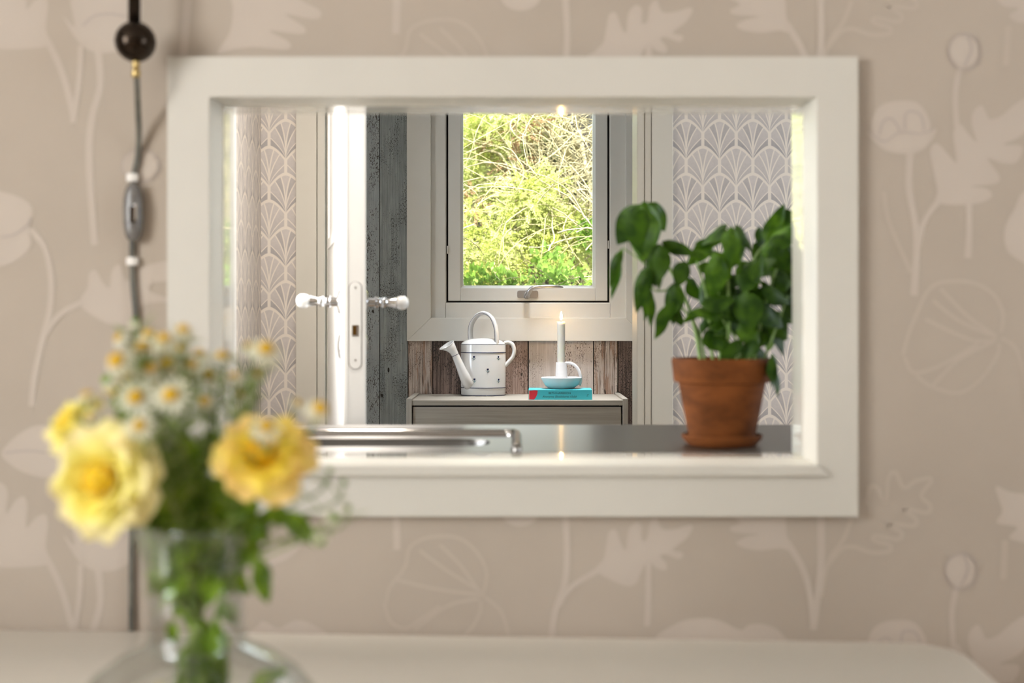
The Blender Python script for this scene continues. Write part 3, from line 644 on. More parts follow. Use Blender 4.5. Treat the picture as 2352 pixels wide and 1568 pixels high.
fill('printed_leaf', [(2287, 1118), (2320, 1130), (2400, 1150), (2420, 1260), (2352, 1245), (2318, 1234), (2336, 1210), (2290, 1200), (2302, 1172)])
stroke('printed_stem', [(2316, 60), (2310, 150)], 14, M['line']); stroke('printed_stem', [(2308, 1240), (2304, 1330)], 14, M['line'])
fill('printed_poppy', [(-60, 430), (0, 440), (42, 452), (70, 470), (76, 492), (66, 530), (72, 562), (50, 592), (0, 612), (-60, 610)])
stroke('printed_petal_line', [(0, 545), (30, 540), (60, 520), (72, 500)], 5, M['mauve'], 2)
stroke('printed_stem', [(70, 525), (104, 570), (118, 640), (115, 710), (96, 790), (79, 870), (73, 932)], 14, layer=1)
stroke('printed_stem', [(105, 765), (138, 722), (190, 693)], 12, layer=2)
fill('printed_leaf', [(184, 695), (202, 660), (205, 630), (220, 621), (238, 650), (252, 660), (258, 622), (276, 608), (292, 645), (332, 612), (400, 600), (400, 640), (352, 650), (346, 670), (395, 690), (330, 700), (300, 742), (258, 746), (210, 722)])
fill('printed_bud', ell(323, 380, 40, 34)); stroke('printed_bud_outline', ell(324, 381, 43, 37), 4, M['mauve'], 2, closed=True)
fill('printed_poppy', [(4, 1040), (40, 1000), (85, 977), (130, 985), (175, 1020), (170, 1085), (110, 1096), (60, 1086), (25, 1066)])
stroke('printed_petal_line', [(12, 1040), (70, 1035), (140, 1045)], 5, M['mauve'], 2)
fill('printed_leaf', [(590, 1240), (640, 1250), (705, 1233), (662, 1282), (600, 1296)])

# ------------------------------------------------------------------ kitchen counter with sink
CT = 0.910; YK = PY0 and FPX * (CZ - CT) / (975 - PY0)       # far edge of the counter
ct = thing('sink_counter', (0.4, 2.3, CT - 0.03), 'brushed stainless steel worktop with a sunken sink at its left', 'worktop')
sx1, sy1 = -0.045, PXx(0, 0) + 2.235                          # bowl corner on the right, far side
sx0, sy0 = -0.46, 2.10
def rrect(x0, x1, y0, y1, r, z, n=8):
    out = []
    for cx, cy, a0 in ((x1 - r, y1 - r, 0), (x0 + r, y1 - r, 1), (x0 + r, y0 + r, 2), (x1 - r, y0 + r, 3)):
        for k in range(n + 1):
            a = (a0 + k / n) * math.pi / 2; out.append(Vector((cx + r * math.cos(a), cy + r * math.sin(a), z)))
    return out
hole = rrect(sx0, sx1, sy0, sy1, 0.055, CT)
outer = [Vector((KR, 2.0055, CT)), Vector((KR, YK, CT)), Vector((KL, YK, CT)), Vector((KL, 2.0055, CT))]
outer = outer[::-1]
tri = geometry.tessellate_polygon([outer, hole]); allv = outer + hole
MB().add(allv, tri).build('steel_top', M['steel'], ct)
MB().box(KL, KR, YK - 0.002, YK, CT - 0.03, CT - 0.0003).build('front_edge', M['steel'], ct)
MB().rings([hole, rrect(sx0 + .004, sx1 - .004, sy0 + .004, sy1 - .004, 0.052, CT - .006), rrect(sx0 + .012, sx1 - .012, sy0 + .012, sy1 - .012, 0.05, CT - .15), rrect(sx0 + .03, sx1 - .03, sy0 + .03, sy1 - .03, 0.04, CT - .165)], (False, True)).build('sink_bowl', M['steeldark'], ct, smooth=True, autos=50)
# raised drip edge round the sink
rl = [Vector((-0.66, 2.30, CT)), Vector((-0.3, 2.30, CT)), Vector((-0.05, 2.30, CT)), Vector((-0.012, 2.297, CT)), Vector((-0.002, 2.287, CT)), Vector((0.001, 2.26, CT)), Vector((0.001, 2.15, CT)), Vector((0.001, 2.03, CT))]
rl = catmull(rl, 5)
rings = []
for i, p in enumerate(rl):
    t = (rl[min(i + 1, len(rl) - 1)] - rl[max(i - 1, 0)]).normalized(); q = Vector((-t.y, t.x, 0))
    rings.append([p + q * a + Vector((0, 0, b)) for a, b in ((-.009, 0), (-.0085, .005), (-.0055, .0105), (0, .0125), (.0055, .0105), (.0085, .005), (.009, 0))])
MB().rings(rings, (True, True), closed=False).build('drip_rim', M['steelrim'], ct, smooth=True)
for i in range(4):
    x0 = KL + 0.002 + i * 0.643; 
    cb = thing('base_cabinet', (x0 + 0.32, 2.27, 0), 'white kitchen base cabinet below the steel worktop, %s from the left' % ['first', 'second', 'third', 'fourth'][i], 'cabinet', 'base cabinets')
    MB().box(x0, x0 + 0.64, 2.01, YK - 0.04, 0.001, CT - 0.19).build('cabinet_body', M['white'], cb)
    dr = MB().box(x0 + 0.004, x0 + 0.636, YK - 0.0395, YK - 0.022, 0.1, CT - 0.05).build('cabinet_door', M['white'], cb, bevel=0.002)
    MB().tube([(x0 + 0.57, YK - 0.0215, 0.62), (x0 + 0.57, YK - 0.012, 0.63), (x0 + 0.57, YK - 0.012, 0.70), (x0 + 0.57, YK - 0.0215, 0.71)], 0.004, 8).build('handle', M['satin'], dr, smooth=True)

# ------------------------------------------------------------------ basil in a terracotta pot
YB_ = 2.112; pc = P(1658, 900, YB_); pc.z = CT + 0.0005
bas = thing('potted_basil', pc, 'bushy green basil plant in a terracotta pot standing on the steel worktop', 'plant')
k = YB_ / FPX
zr = PZz(826, 2.03)            # rim height
def pr(prof): return [(r, z - CT) for r, z in prof]
MB().lathe([(0.052, .010), (0.0545, .0105), (0.0722, zr - CT - .041), (0.0790, zr - CT - .0395), (0.0802, zr - CT - .036), (0.0838, zr - CT - .004), (0.0825, zr - CT), (0.078, zr - CT), (0.076, zr - CT - .004), (0.071, zr - CT - .03), (0.05, .02)], pc).build('pot', M['terracotta'], bas, smooth=True, autos=40)
MB().lathe([(0.050, 0), (0.056, .001), (0.0665, .013), (0.0672, .0185), (0.0645, .0195), (0.062, .014), (0.054, .0075)], pc).build('saucer', M['terracotta'], bas, smooth=True, autos=40)
MB().lathe([(0.0735, zr - CT - .016), (0.03, zr - CT - .011)], pc, cap=(False, True)).build('soil', M['soil'], bas, smooth=True)
def leafmesh(name, m, wr=0.55, cup=0.25, droop=0.35, nu=5, nv=9, serr=0.0, pucker=0.0, seed=0):
    rnd = random.Random(seed); vs = []; fs = []
    ph = rnd.uniform(0, 6)
    for j in range(nv):
        t = j / (nv - 1); wd = wr * 0.5 * (math.sin(math.pi * min(1, t ** 0.75 * 0.98 + 0.02)) ** 0.85) + 0.004
        if serr and 0 < j < nv - 1: wd *= 1 + serr * (1 if j % 2 else -1)
        cx = t; cz = -droop * t * t
        for i in range(nu):
            s = (i / (nu - 1)) * 2 - 1
            z = cz + cup * wd * abs(s) ** 1.4 + pucker * math.sin(7 * t + 3 * abs(s) + ph) * wd
            vs.append((cx - 0.10 * droop * t * t, s * wd, z))
    for j in range(nv - 1):
        for i in range(nu - 1): fs.append((j * nu + i, j * nu + i + 1, (j + 1) * nu + i + 1, (j + 1) * nu + i))
    me = bpy.data.meshes.new(name); me.from_pydata(vs, [], fs); me.materials.append(m)
    for p in me.polygons: p.use_smooth = True
    return me
def leaf_matrix(base, tip, nrm, wscale=1.0):
    d = Vector(tip) - Vector(base); Ln = d.length; x = d.normalized(); n = Vector(nrm)
    z = (n - x * n.dot(x)); z = z.normalized() if z.length > 1e-4 else Vector((0, 0, 1)); y = z.cross(x)
    R = Matrix((x, y, z)).transposed().to_4x4()
    return Matrix.Translation(base) @ R @ Matrix.Diagonal((Ln, Ln * wscale, Ln, 1))
BL = [leafmesh('basil_leaf_mesh', M['basil2' if i == 1 else 'basil'], 0.60, c, d, pucker=0.16, seed=i) for i, (c, d) in enumerate(((-0.35, 0.30), (-0.5, 0.45), (-0.25, 0.2), (0.3, 0.1)))]
rb = random.Random(3)
def bleaf(a, b, w, y0, y1=None, n=None, v=None):
    w = w * 0.98; b = (b[0] + (b[0] - a[0]) * 0.14, b[1] + (b[1] - a[1]) * 0.14)
    y1 = y0 if y1 is None else y1
    A, B = P(a[0], a[1], y0), P(b[0], b[1], y1); Ln = (B - A).length
    nn = n or (rb.uniform(-.95, .95), -0.7, rb.uniform(.0, 1.0))
    inst('leaf', BL[rb.randrange(3) if v is None else v], bas, leaf_matrix(A, B, nn, (w * y0 / FPX) / Ln / 0.60))
# (base px, tip px, width px, depth)
for a, b, wd, y in [((1478, 470), (1425, 545), 75, 2.10), ((1480, 462), (1518, 560), 80, 2.08), ((1475, 475), (1450, 575), 85, 2.06), ((1470, 480), (1488, 575), 80, 2.05), ((1480, 465), (1420, 500), 60, 2.12), ((1490, 465), (1530, 520), 60, 2.12),
                    ((1430, 570), (1432, 664), 26, 2.10), ((1425, 575), (1408, 650), 26, 2.08), ((1515, 560), (1500, 648), 62, 2.06), ((1512, 565), (1535, 650), 50, 2.08), ((1488, 610), (1466, 700), 40, 2.08), ((1490, 615), (1482, 690), 36, 2.06),
                    ((1495, 665), (1512, 742), 28, 2.08), ((1490, 660), (1498, 728), 28, 2.1), ((1552, 690), (1530, 778), 62, 2.05), ((1548, 650), (1540, 735), 50, 2.07), ((1540, 700), (1570, 740), 40, 2.08),
                    ((1520, 555), (1590, 578), 34, 2.10), ((1580, 580), (1655, 552), 36, 2.10), ((1595, 560), (1670, 515), 42, 2.12), ((1670, 515), (1610, 545), 40, 2.10), ((1680, 525), (1712, 590), 62, 2.08), ((1690, 515), (1735, 560), 58, 2.08), ((1680, 520), (1690, 585), 50, 2.06),
                    ((1745, 590), (1800, 500), 62, 2.08), ((1760, 560), (1815, 490), 50, 2.10), ((1765, 555), (1825, 545), 44, 2.06), ((1770, 570), (1812, 610), 60, 2.05), ((1655, 590), (1648, 668), 60, 2.05), ((1640, 580), (1660, 640), 60, 2.07), ((1720, 620), (1765, 590), 50, 2.06),
                    ((1575, 600), (1560, 650), 45, 2.06), ((1600, 615), (1640, 600), 40, 2.10), ((1610, 700), (1680, 680), 52, 2.04), ((1660, 720), (1605, 695), 50, 2.05), ((1710, 670), (1720, 750), 74, 2.04), ((1690, 640), (1740, 640), 60, 2.05), ((1735, 650), (1760, 600), 50, 2.03),
                    ((1650, 690), (1700, 730), 55, 2.06), ((1640, 770), (1690, 800), 50, 2.06), ((1620, 760), (1655, 800), 45, 2.08), ((1700, 740), (1745, 780), 55, 2.06), ((1740, 700), (1800, 740), 66, 2.05), ((1750, 660), (1815, 680), 64, 2.06), ((1760, 720), (1815, 775), 66, 2.07), ((1770, 640), (1825, 640), 60, 2.08),
                    ((1755, 690), (1812, 795), 62, 2.09), ((1770, 600), (1830, 700), 66, 2.10), ((1800, 560), (1850, 640), 66, 2.11), ((1800, 660), (1860, 740), 66, 2.10), ((1775, 812), (1800, 898), 40, 2.04), ((1770, 822), (1788, 880), 26, 2.05),
                    ((1700, 780), (1660, 815), 40, 2.05), ((1735, 780), (1710, 815), 40, 2.05), ((1680, 640), (1640, 690), 50, 2.12), ((1730, 560), (1780, 600), 56, 2.13), ((1700, 600), (1740, 660), 56, 2.13), ((1620, 640), (1600, 690), 45, 2.13), ((1790, 480), (1815, 530), 46, 2.12),
                    ((1640, 550), (1600, 605), 44, 2.14), ((1745, 520), (1770, 570), 46, 2.15), ((1720, 690), (1690, 760), 56, 2.14), ((1660, 740), (1640, 790), 46, 2.15), ((1780, 740), (1745, 790), 52, 2.15), ((1690, 560), (1650, 620), 54, 2.16), ((1830, 600), (1800, 690), 60, 2.16), ((1580, 640), (1612, 680), 44, 2.10)]:
    bleaf(a, b, wd, y + 0.01, y + 0.01 + rb.uniform(-.03, .01))
for _ in range(34):
    a_ = rb.uniform(0, 6.28); q_ = rb.random() ** .5; x_, y_ = 1718 + 95 * q_ * math.cos(a_), 690 + 115 * q_ * math.sin(a_); b_ = rb.uniform(-.4, 3.5)
    bleaf((x_, y_), (x_ + 62 * math.cos(b_), y_ + 52 * math.sin(b_)), rb.uniform(34, 52), rb.uniform(2.08, 2.18), rb.uniform(2.07, 2.17))
for path, r in [([(1612, 826), (1600, 770), (1580, 700), (1540, 620), (1500, 560), (1480, 470)], 4.5), ([(1622, 826), (1610, 780), (1590, 735), (1552, 690)], 3.5), ([(1665, 826), (1675, 740), (1672, 640), (1680, 530)], 4.5), ([(1640, 826), (1630, 760), (1625, 690), (1600, 600)], 3.5),
                ([(1700, 826), (1705, 760), (1715, 670), (1735, 590), (1770, 550)], 4), ([(1730, 826), (1745, 760), (1760, 690), (1800, 570)], 4), ([(1690, 826), (1690, 780), (1655, 720), (1650, 600)], 3), ([(1745, 826), (1780, 760), (1810, 680)], 3), ([(1720, 826), (1735, 780), (1770, 740)], 3), ([(1650, 826), (1655, 780), (1640, 770)], 3), ([(1540, 640), (1500, 665), (1490, 615), (1432, 570)], 2), ([(1760, 830), (1775, 812)], 3)]:
    yy = YB_ + rb.uniform(-.03, .03); pts = [P(x, y, yy) for x, y in path]; pts[0] = pts[0] + Vector((0, 0, -0.018))
    pts = catmull(pts, 4); MB().tube(pts, [r * k * (1.15 - 0.5 * i / len(pts)) for i in range(len(pts))], 6).build('stem', M['basilstem'], bas, smooth=True)

# ------------------------------------------------------------------ shoe cabinet and what stands on it
YCF = 3.875; ZT = PZz(919, YCF)
cab = thing('shoe_cabinet', (0.003, 4.03, 0), 'grey ash veneer cabinet with raised side panels standing below the window', 'cabinet')
xl, xr = PXx(933.5, YCF), PXx(1442.5, YCF); sw = 12.3 * YCF / FPX
for a, b in ((xl, xl + sw), (xr - sw, xr)):
    MB().box(a, b, YCF - 0.004, 4.1985, 0.001, ZT + 0.005).build('side_panel', M['ashz'], cab, bevel=0.001)
MB().box(xl + sw + 3e-4, xr - sw - 3e-4, YCF, 4.1985, ZT - 0.016, ZT).build('top_panel', M['ash'], cab, bevel=0.0008)
MB().box(xl + sw + 3e-4, xr - sw - 3e-4, 4.18, 4.198, 0.04, ZT - 0.017).build('back_panel', M['ash'], cab)
zz = ZT - 0.0205
for i in range(2):
    h = (zz - 0.06) / 2 - 0.004
    fp = MB().box(xl + sw + 0.0035, xr - sw - 0.0045, YCF + 0.004, YCF + 0.022, zz - h, zz).build('front_flap', M['ash'], cab, bevel=0.001)
    MB().tube([(-0.04, YCF + 0.0038, zz - h * 0.5), (-0.04, YCF - 0.012, zz - h * 0.5), (0.04, YCF - 0.012, zz - h * 0.5), (0.04, YCF + 0.0038, zz - h * 0.5)], 0.004, 8).build('handle', M['satin'], fp, smooth=True)
    zz -= h + 0.004
MB().box(xl + sw + 3e-4, xr - sw - 3e-4, YCF + 0.023, 4.18, ZT - 0.04, ZT - 0.025).build('rail', M['gasket'], cab)

# ceiling lamps added out of view to brighten the back room and the kitchen
def added_ceiling_lamp(x, y, label, energy, color, angle):
    dl = thing('added_ceiling_lamp', (x, y, ZC), label, 'lamp', 'added ceiling lamps')
    MB().lathe([(0.150, 0.0), (0.153, -0.010), (0.146, -0.018), (0.138, -0.016)], (x, y, ZC - 0.0005), 32, cap=(False, False)).build('trim_ring', M['satin'], dl, smooth=True)
    MB().lathe([(0.138, -0.0162), (0.001, -0.0162)], (x, y, ZC - 0.0005), 32, cap=(False, True)).build('lens', mat('added_lamp_lens', (0.9, 0.9, 0.9), 0.4, emit=(color, 4)), dl)
    ld = bpy.data.lights.new('added_lamp_light', 'SPOT'); ld.energy = energy; ld.color = color; ld.spot_size = math.radians(angle); ld.spot_blend = 1.0; ld.shadow_soft_size = 0.13
    lo = bpy.data.objects.new('added_lamp_light', ld); COL.objects.link(lo); lo.parent = dl; lo.location = (0, 0, -0.03)
added_ceiling_lamp(0.10, 3.86, 'round ceiling lamp added out of view to brighten the shoe cabinet', 270, (0.96, 0.98, 1.0), 46)
added_ceiling_lamp(-0.43, 2.36, 'round ceiling lamp added out of view above the kitchen worktop', 100, (1.0, 0.93, 0.84), 150)

# watering can
YCAN = 4.128; cc = Vector((PXx(1110, YCAN), YCAN, ZT + 0.0004))
can = thing('watering_can', cc, 'white glazed watering can with navy lines and tiny tulips on the cabinet', 'watering can')
def cz(py, Y=YCAN): return PZz(py, Y)
RA, RBk = 0.0737, 0.052; zt = cz(789.5) - cc.z
MB().lathe([(0.97, 0), (0.985, .002), (0.99, .02), (1.0, .06), (1.0, zt - .004), (0.985, zt), (0.95, zt), (0.9, zt - .004)], cc, 64, RA, RBk).build('can_body', M['ceramic'], can, smooth=True, autos=45)
dome = [(0.985, zt - 0.0005), (0.93, zt + .005), (0.80, zt + .011), (0.6, zt + .016), (0.35, zt + .0185), (0.1, zt + .0195)]
MB().lathe(dome, cc, 64, RA, RBk, (False, True)).build('can_lid', M['ceramic'], can, smooth=True)
def ring_line(name, z, r, th):
    pts = [cc + Vector((RA * r * math.cos(a), RBk * r * math.sin(a), z)) for a in [2 * math.pi * i / 64 for i in range(65)]]
    MB().tube(pts, th, 6, cap=False).build(name, M['navy'], can, smooth=True)
ring_line('glaze_line', zt - 0.001, 0.987, .0009); ring_line('glaze_line', cz(809.5, 4.1) - cc.z, 1.0005, .0013); ring_line('glaze_line', cz(891, 4.08) - cc.z, 1.0005, .0012); ring_line('glaze_line', 0.0018, 0.985, .0012)
yb, yf = YCAN - RBk, YCAN
hpts = catmull([P(1081.5, 784, 4.150), P(1080.5, 760, 4.150), P(1084, 742, 4.146), P(1096, 725, 4.136), P(1111, 718.5, 4.124), P(1126, 725, 4.110), P(1136.5, 742, 4.102), P(1141, 765, 4.098), P(1142, 792, 4.098)], 6)
pn = Vector((0.72, 0.70, 0)).normalized()
MB().tube(hpts, 0.0062, 14, flat=((pn.x, pn.y, 0), 1.65)).build('top_handle', M['ceramic'], can, smooth=True)
edge = [p + pn * -0.0100 + Vector((0, 0, 0)) for p in hpts]
MB().tube(edge, 0.0007, 6).build('handle_line', M['navy'], can, smooth=True)
MB().tube(catmull([P(1155, 790, YCAN), P(1166, 786, YCAN), P(1176, 790, YCAN), P(1181, 803, YCAN), P(1178, 818, YCAN), P(1170, 829, YCAN), P(1160, 840, YCAN)], 6), 0.0068, 12, flat=((0, 1, 0), 1.5)).build('back_handle', M['ceramic'], can, smooth=True)
sp = []
YS_ = 4.10
for (px, py, Yv, rx, ry, ax) in [(1086, 893, 4.115, 12.0, 12.0, (-.55, -.2, .8)), (1076, 882, 4.092, 13.6, 14.0, (-.48, -.1, .88)), (1068, 866, 4.083, 12.5, 13.5, (-.40, -.02, .9)), (1060, 848, 4.080, 10.6, 12.0, (-.45, -.02, .9)), (1052, 829, 4.078, 9.2, 10.6, (-.45, -.02, .9)), (1046, 815.5, 4.077, 8.6, 10.0, (-.45, -.02, .9)),
                                (1041.5, 807, 4.076, 9.4, 11.5, (-.42, -.10, .9)), (1035.5, 799.5, 4.073, 12.4, 12.5, (-.48, -.20, .85)), (1028, 792, 4.070, 16.0, 13.5, (-.52, -.30, .80))]:
    c = P(px, py, Yv); n_ = Vector(ax).normalized(); U = Vector((0, 1, 0)); U = (U - n_ * U.dot(n_)).normalized(); V = n_.cross(U); kk = Yv / FPX
    sp.append((c, U, V, rx * kk, ry * kk))
def ringof(s, f=1.0, lift=0.0):
    c, U, V, a, b = s
    if s is sp[-1]:
        out = []
        for j in range(28):
            o_ = V * math.cos(2 * math.pi * j / 28) * a * f + U * math.sin(2 * math.pi * j / 28) * b * f
            st_ = max(0, -o_.x / a) ** 3 * 0.42 if o_.x < 0 else 0
            out.append(c + o_ + Vector((-a * st_, 0, -a * st_ * 0.35)))
        return out
    return [c + V * math.cos(2 * math.pi * j / 28) * a * f + U * math.sin(2 * math.pi * j / 28) * b * f + U.cross(V) * 0 for j in range(28)]
outer_r = [ringof(s) for s in sp]; inner_r = [ringof(s, 0.84) for s in sp[::-1]]
spo = MB().rings(outer_r + inner_r, (False, False)).build('spout', M['ceramic'], can, smooth=True)
MB().tube(ringof(sp[5], 1.02) + [ringof(sp[5], 1.02)[0]], 0.0008, 6, cap=False).build('spout_line', M['navy'], spo, smooth=True)
MB().tube(ringof(sp[8], 1.0) + [ringof(sp[8], 1.0)[0]], 0.0016, 6, cap=False).build('spout_lip', M['ceramic'], spo, smooth=True)
def onbody(px, py, off=0.0006):
    x = PXx(px, 4.085) - cc.x; x = max(-RA * .98, min(RA * .98, x)); y = -RBk * math.sqrt(max(0, 1 - (x / RA) ** 2))
    n_ = Vector((x / RA ** 2, y / RBk ** 2, 0)).normalized(); q = Vector((cc.x + x, cc.y + y, 0)) + n_ * off
    q.z = PZz(py, q.y); return q
for zx, zy in ((605, 830), (985, 830), (820, 1025), (612, 1180), (988, 1185)):
    cx_, cy_ = 1000 + zx / 6.815, 700 + zy / 6.815
    sq = 0.7 if zx > 900 else 1.0
    head = [(-2.4, -3.2), (-1.1, -4.4), (0, -3.9), (1.1, -4.6), (2.6, -3.4), (2.2, -1.2), (0.3, 0.2), (-1.8, -1.0)]
    hv = catmull([(x, y, 0) for x, y in head], 3, True)
    tl = MB().add([onbody(cx_ + p.x * sq, cy_ + p.y) for p in hv], geometry.tessellate_polygon([hv])).build('tulip_motif', M['navy'], can)
    for st in ([(0.2, 0), (0.5, 2.5), (-0.3, 5.4)], [(0, 3.6), (-2.2, 1.4), (-5.2, 0.4)], [(0.2, 3.8), (2.4, 2.0), (4.2, 0.6)]):
        q = [onbody(cx_ + x * sq, cy_ + y, 0.0005) for x, y in st]
        MB().tube(catmull(q, 3), 0.0005, 5).build('tulip_stem', M['teal'], tl)

# book
BY0 = 3.897; bz0 = ZT + 0.0004; bh = 22.3 * BY0 / FPX
bx0, bx1 = PXx(1213.8, BY0), PXx(1360, BY0)
book = thing('paperback_book', ((bx0 + bx1) / 2, BY0 + 0.065, bz0), 'turquoise paperback lying flat with its red tipped spine outward under the candlestick', 'book')
th = -0.022                                    # lies a touch askew
def bk(x, y, z): return Vector((bx0 + x * math.cos(th) - y * math.sin(th), BY0 + x * math.sin(th) * 0.3 + y * math.cos(th), bz0 + z))
bw = bx1 - bx0
def bbox(x0, x1, y0, y1, z0, z1): return MB().rings([[bk(x0, y0, z0), bk(x1, y0, z0), bk(x1, y1, z0), bk(x0, y1, z0)], [bk(x0, y0, z1), bk(x1, y0, z1), bk(x1, y1, z1), bk(x0, y1, z1)]])
cvm = MB()
for a in ((0, bw, 0, .0012, 0, bh), (0, bw, .0012, .128, 0, .0008), (0, bw, .0012, .128, bh - .0008, bh)):
    q = bbox(*a); cvm.add(q.v, q.f)
cvr = cvm.build('cover', M['teal_book'], book)
bbox(.001, bw - .001, .0013, .126, .0009, bh - .0009).build('page_block', M['paper'], book)
redp = [(.0025, .0008), (.0025, bh * .93), (.020, bh * .97), (.0285, bh * .95), (.0275, bh * .6), (.023, bh * .25), (.0175, .0008)]
MB().add([bk(x, -0.0002, z) for x, z in redp], geometry.tessellate_polygon([[Vector((x, z, 0)) for x, z in redp]])).build('red_print', M['red_book'], book)
MB().add([bk(x, -0.00015, z) for x, z in ((.0005, 0.0002), (.0025, .0012), (.0025, bh - .001), (.0005, bh - .0002))], [(0, 1, 2, 3)]).build('spine_highlight', M['paper'], book)
def lettering(body, x, z, size, shear=0.0, sx=1.0):
    cu = bpy.data.curves.new('lettering', 'FONT'); cu.body = body; cu.size = size; cu.shear = shear; cu.align_x = 'CENTER'
    tmp = bpy.data.objects.new('lettering_tmp', cu); COL.objects.link(tmp)
    me = bpy.data.meshes.new_from_object(tmp.evaluated_get(bpy.context.evaluated_depsgraph_get())); bpy.data.objects.remove(tmp)
    me.materials.append(M['ink'])
    o = bpy.data.objects.new('lettering', me); COL.objects.link(o); o.parent = book
    o.matrix_local = Matrix.Translation(bk(x, -0.0003, z) - org(book)) @ Matrix.Rotation(math.atan2((bk(1, 0, 0) - bk(0, 0, 0)).y, 1), 4, 'Z') @ Matrix.Rotation(math.pi / 2, 4, 'X') @ Matrix.Diagonal((sx, 1, 1, 1))
lettering('BETH HARBISON', bw * 0.49, bh * 0.58, 0.0088, 0, 1.04)
lettering('Anonyma Skoälskares klubb', bw * 0.485, bh * 0.22, 0.0094, 0.42, 1.0)
lettering('Z', bw * 0.925, bh * 0.36, 0.0085, 0.3, 1.0)

# candlestick and candle
YH_ = 3.985; zb = bz0 + bh + 0.0004; kk = YH_ / FPX
hcx = PXx(1289.5, YH_); hc = Vector((hcx, YH_, zb))
hold = thing('candlestick', hc, 'white ceramic chamberstick with saucer and loop handle on the turquoise book', 'candlestick')
zrim = PZz(868.5, YH_ - .06) - zb
MB().lathe([(0.037, 0), (0.041, .0015), (0.052, .010), (0.0625, zrim - .006), (0.0640, zrim), (0.0622, zrim + .0008), (0.058, zrim - .004), (0.046, .011), (0.030, .0075)], hc, 56).build('drip_dish', M['matteceramic'], hold, smooth=True, autos=60)
zs = PZz(831.5, YH_) - zb
MB().lathe([(0.0215, .008), (0.0205, .02), (0.0185, zrim + .01), (0.0172, zs - .004), (0.0165, zs), (0.0140, zs), (0.0132, zs - .003), (0.0132, zs - .025), (0.004, zs - .026)], hc, 40).build('candle_socket', M['matteceramic'], hold, smooth=True, autos=60)
MB().tube(catmull([P(1297, 835, YH_), P(1306, 833.5, YH_), P(1318, 837, YH_), P(1328, 848, YH_), P(1333, 862, YH_), P(1333.5, 876, YH_), P(1330, 884, YH_)], 6), 0.0048, 12, flat=((0, 1, 0), 1.7)).build('loop_handle', M['matteceramic'], hold, smooth=True)
cb_ = Vector((hcx - 0.001, YH_, zb + zs - .0245)); zc = PZz(738.5, YH_) - cb_.z
cand = thing('candle', cb_, 'lit ivory taper candle burning in the white candlestick', 'candle')
MB().lathe([(0.0120, 0), (0.0122, .03), (0.0124, zc - .012), (0.0128, zc - .003), (0.0120, zc), (0.0105, zc - .001), (0.003, zc - .004)], cb_, 32).build('wax', M['wax'], cand, smooth=True, autos=50)
MB().tube([cb_ + Vector((0, 0, zc - .0045)), cb_ + Vector((0, 0, zc + .003)), cb_ + Vector((0.0005, 0, zc + .0065))], 0.0007, 6).build('wick', M['wick'], cand)
MB().lathe([(0.0004, zc + .0045), (0.0028, zc + .0075), (0.0044, zc + .0125), (0.0042, zc + .018), (0.0026, zc + .025), (0.0009, zc + .0305), (0.0002, zc + .032)], cb_ + Vector((0.0003, 0, 0)), 20).build('flame', M['flame'], cand, smooth=True)

# ------------------------------------------------------------------ lamp rod with cable on the left of the hatch
YL = 1.802; bc = P(311, 96, YL)
lamp = thing('wall_lamp', (bc.x, YW, bc.z), 'dark bronze wall lamp rod ending in a ball with a cable hanging below', 'lamp')
kL = YL / FPX
top = P(309, -330, YL)
MB().tube([P(308.5, 60, YL), P(309, -100, YL), top], 0.0088, 16).build('lamp_rod', M['iron'], lamp, smooth=True)
MB().lathe([(0.0002, -.0292), (.008, -.0281), (.016, -.0244), (.0225, -.0186), (.0272, -.0106), (.0292, 0), (.0272, .0106), (.0225, .0186), (.016, .0244), (.009, .0278), (.0002, .0292)], bc, 32).build('ball_finial', M['iron'], lamp, smooth=True)
MB().tube([top, Vector((top.x, YW - 0.012, top.z))], 0.008, 12).build('bracket_arm', M['iron'], lamp, smooth=True)
MB().lathe([(0.001, 0), (.03, 0)], (0, 0, 0), 4)
axial(Vector((top.x, YW - 0.0005, top.z)), Vector((0, -1, 0)), [(.035, 0), (.035, .006), (.028, .012), (.012, .014)]).build('wall_plate', M['iron'], lamp, smooth=True, autos=40)
MB().lathe([(.0055, 0), (.0055, -.008), (.0035, -.010), (.0065, -.013), (.0065, -.021), (.004, -.023)], bc + Vector((0.001, 0, -0.0285)), 16).build('cable_ferrule', mat('brass_ferrule', (0.45, 0.33, 0.14), 0.35, metal=1), lamp, smooth=True, autos=40)
YCb = YW - 0.006
cab_pts = [P(313, 168, YL), P(315, 200, 1.81), P(317, 250, 1.835), P(319, 310, 1.855), P(316, 360, YCb), P(308, 400, YCb), P(304, 435, YCb)]
MB().tube(catmull(cab_pts, 5), 0.0044, 8).build('cable', M['cord'], lamp, smooth=True)
MB().tube(catmull([P(304, 535, YCb), P(303, 600, YCb), P(306, 660, YCb), P(312, 740, YCb), P(312, 900, YCb), P(306, 1100, YCb), P(302, 1250, YCb), P(301, 1480, YCb), P(300, 1700, YCb), P(302, 1900, YCb)], 5), 0.0044, 8).build('cable', M['cord'], lamp, smooth=True)
for py in (408, 600):
    c = P(304, py, YCb - 0.001); MB().lathe([(.0065, -.006), (.0078, -.005), (.0078, .005), (.0065, .006)], c, 14, 1.15, 0.75).build('cable_clip', M['clip'], lamp, smooth=True, autos=40)
sc_ = P(306, 488, YW - 0.013)
rings = []
for t in (-1, -.93, -.78, -.5, -.2, .2, .5, .78, .93, 1):
    wv = (max(0.0, 1 - abs(t) ** 2.6)) ** 0.5; wv = 0.28 + 0.72 * wv
    rings.append([sc_ + Vector((0.0155 * wv * math.cos(a) * (1 if abs(math.cos(a)) < .7 else .96), 0.0105 * (0.5 + .5 * wv) * math.sin(a), 0.042 * t)) for a in [2 * math.pi * i / 20 for i in range(20)]])
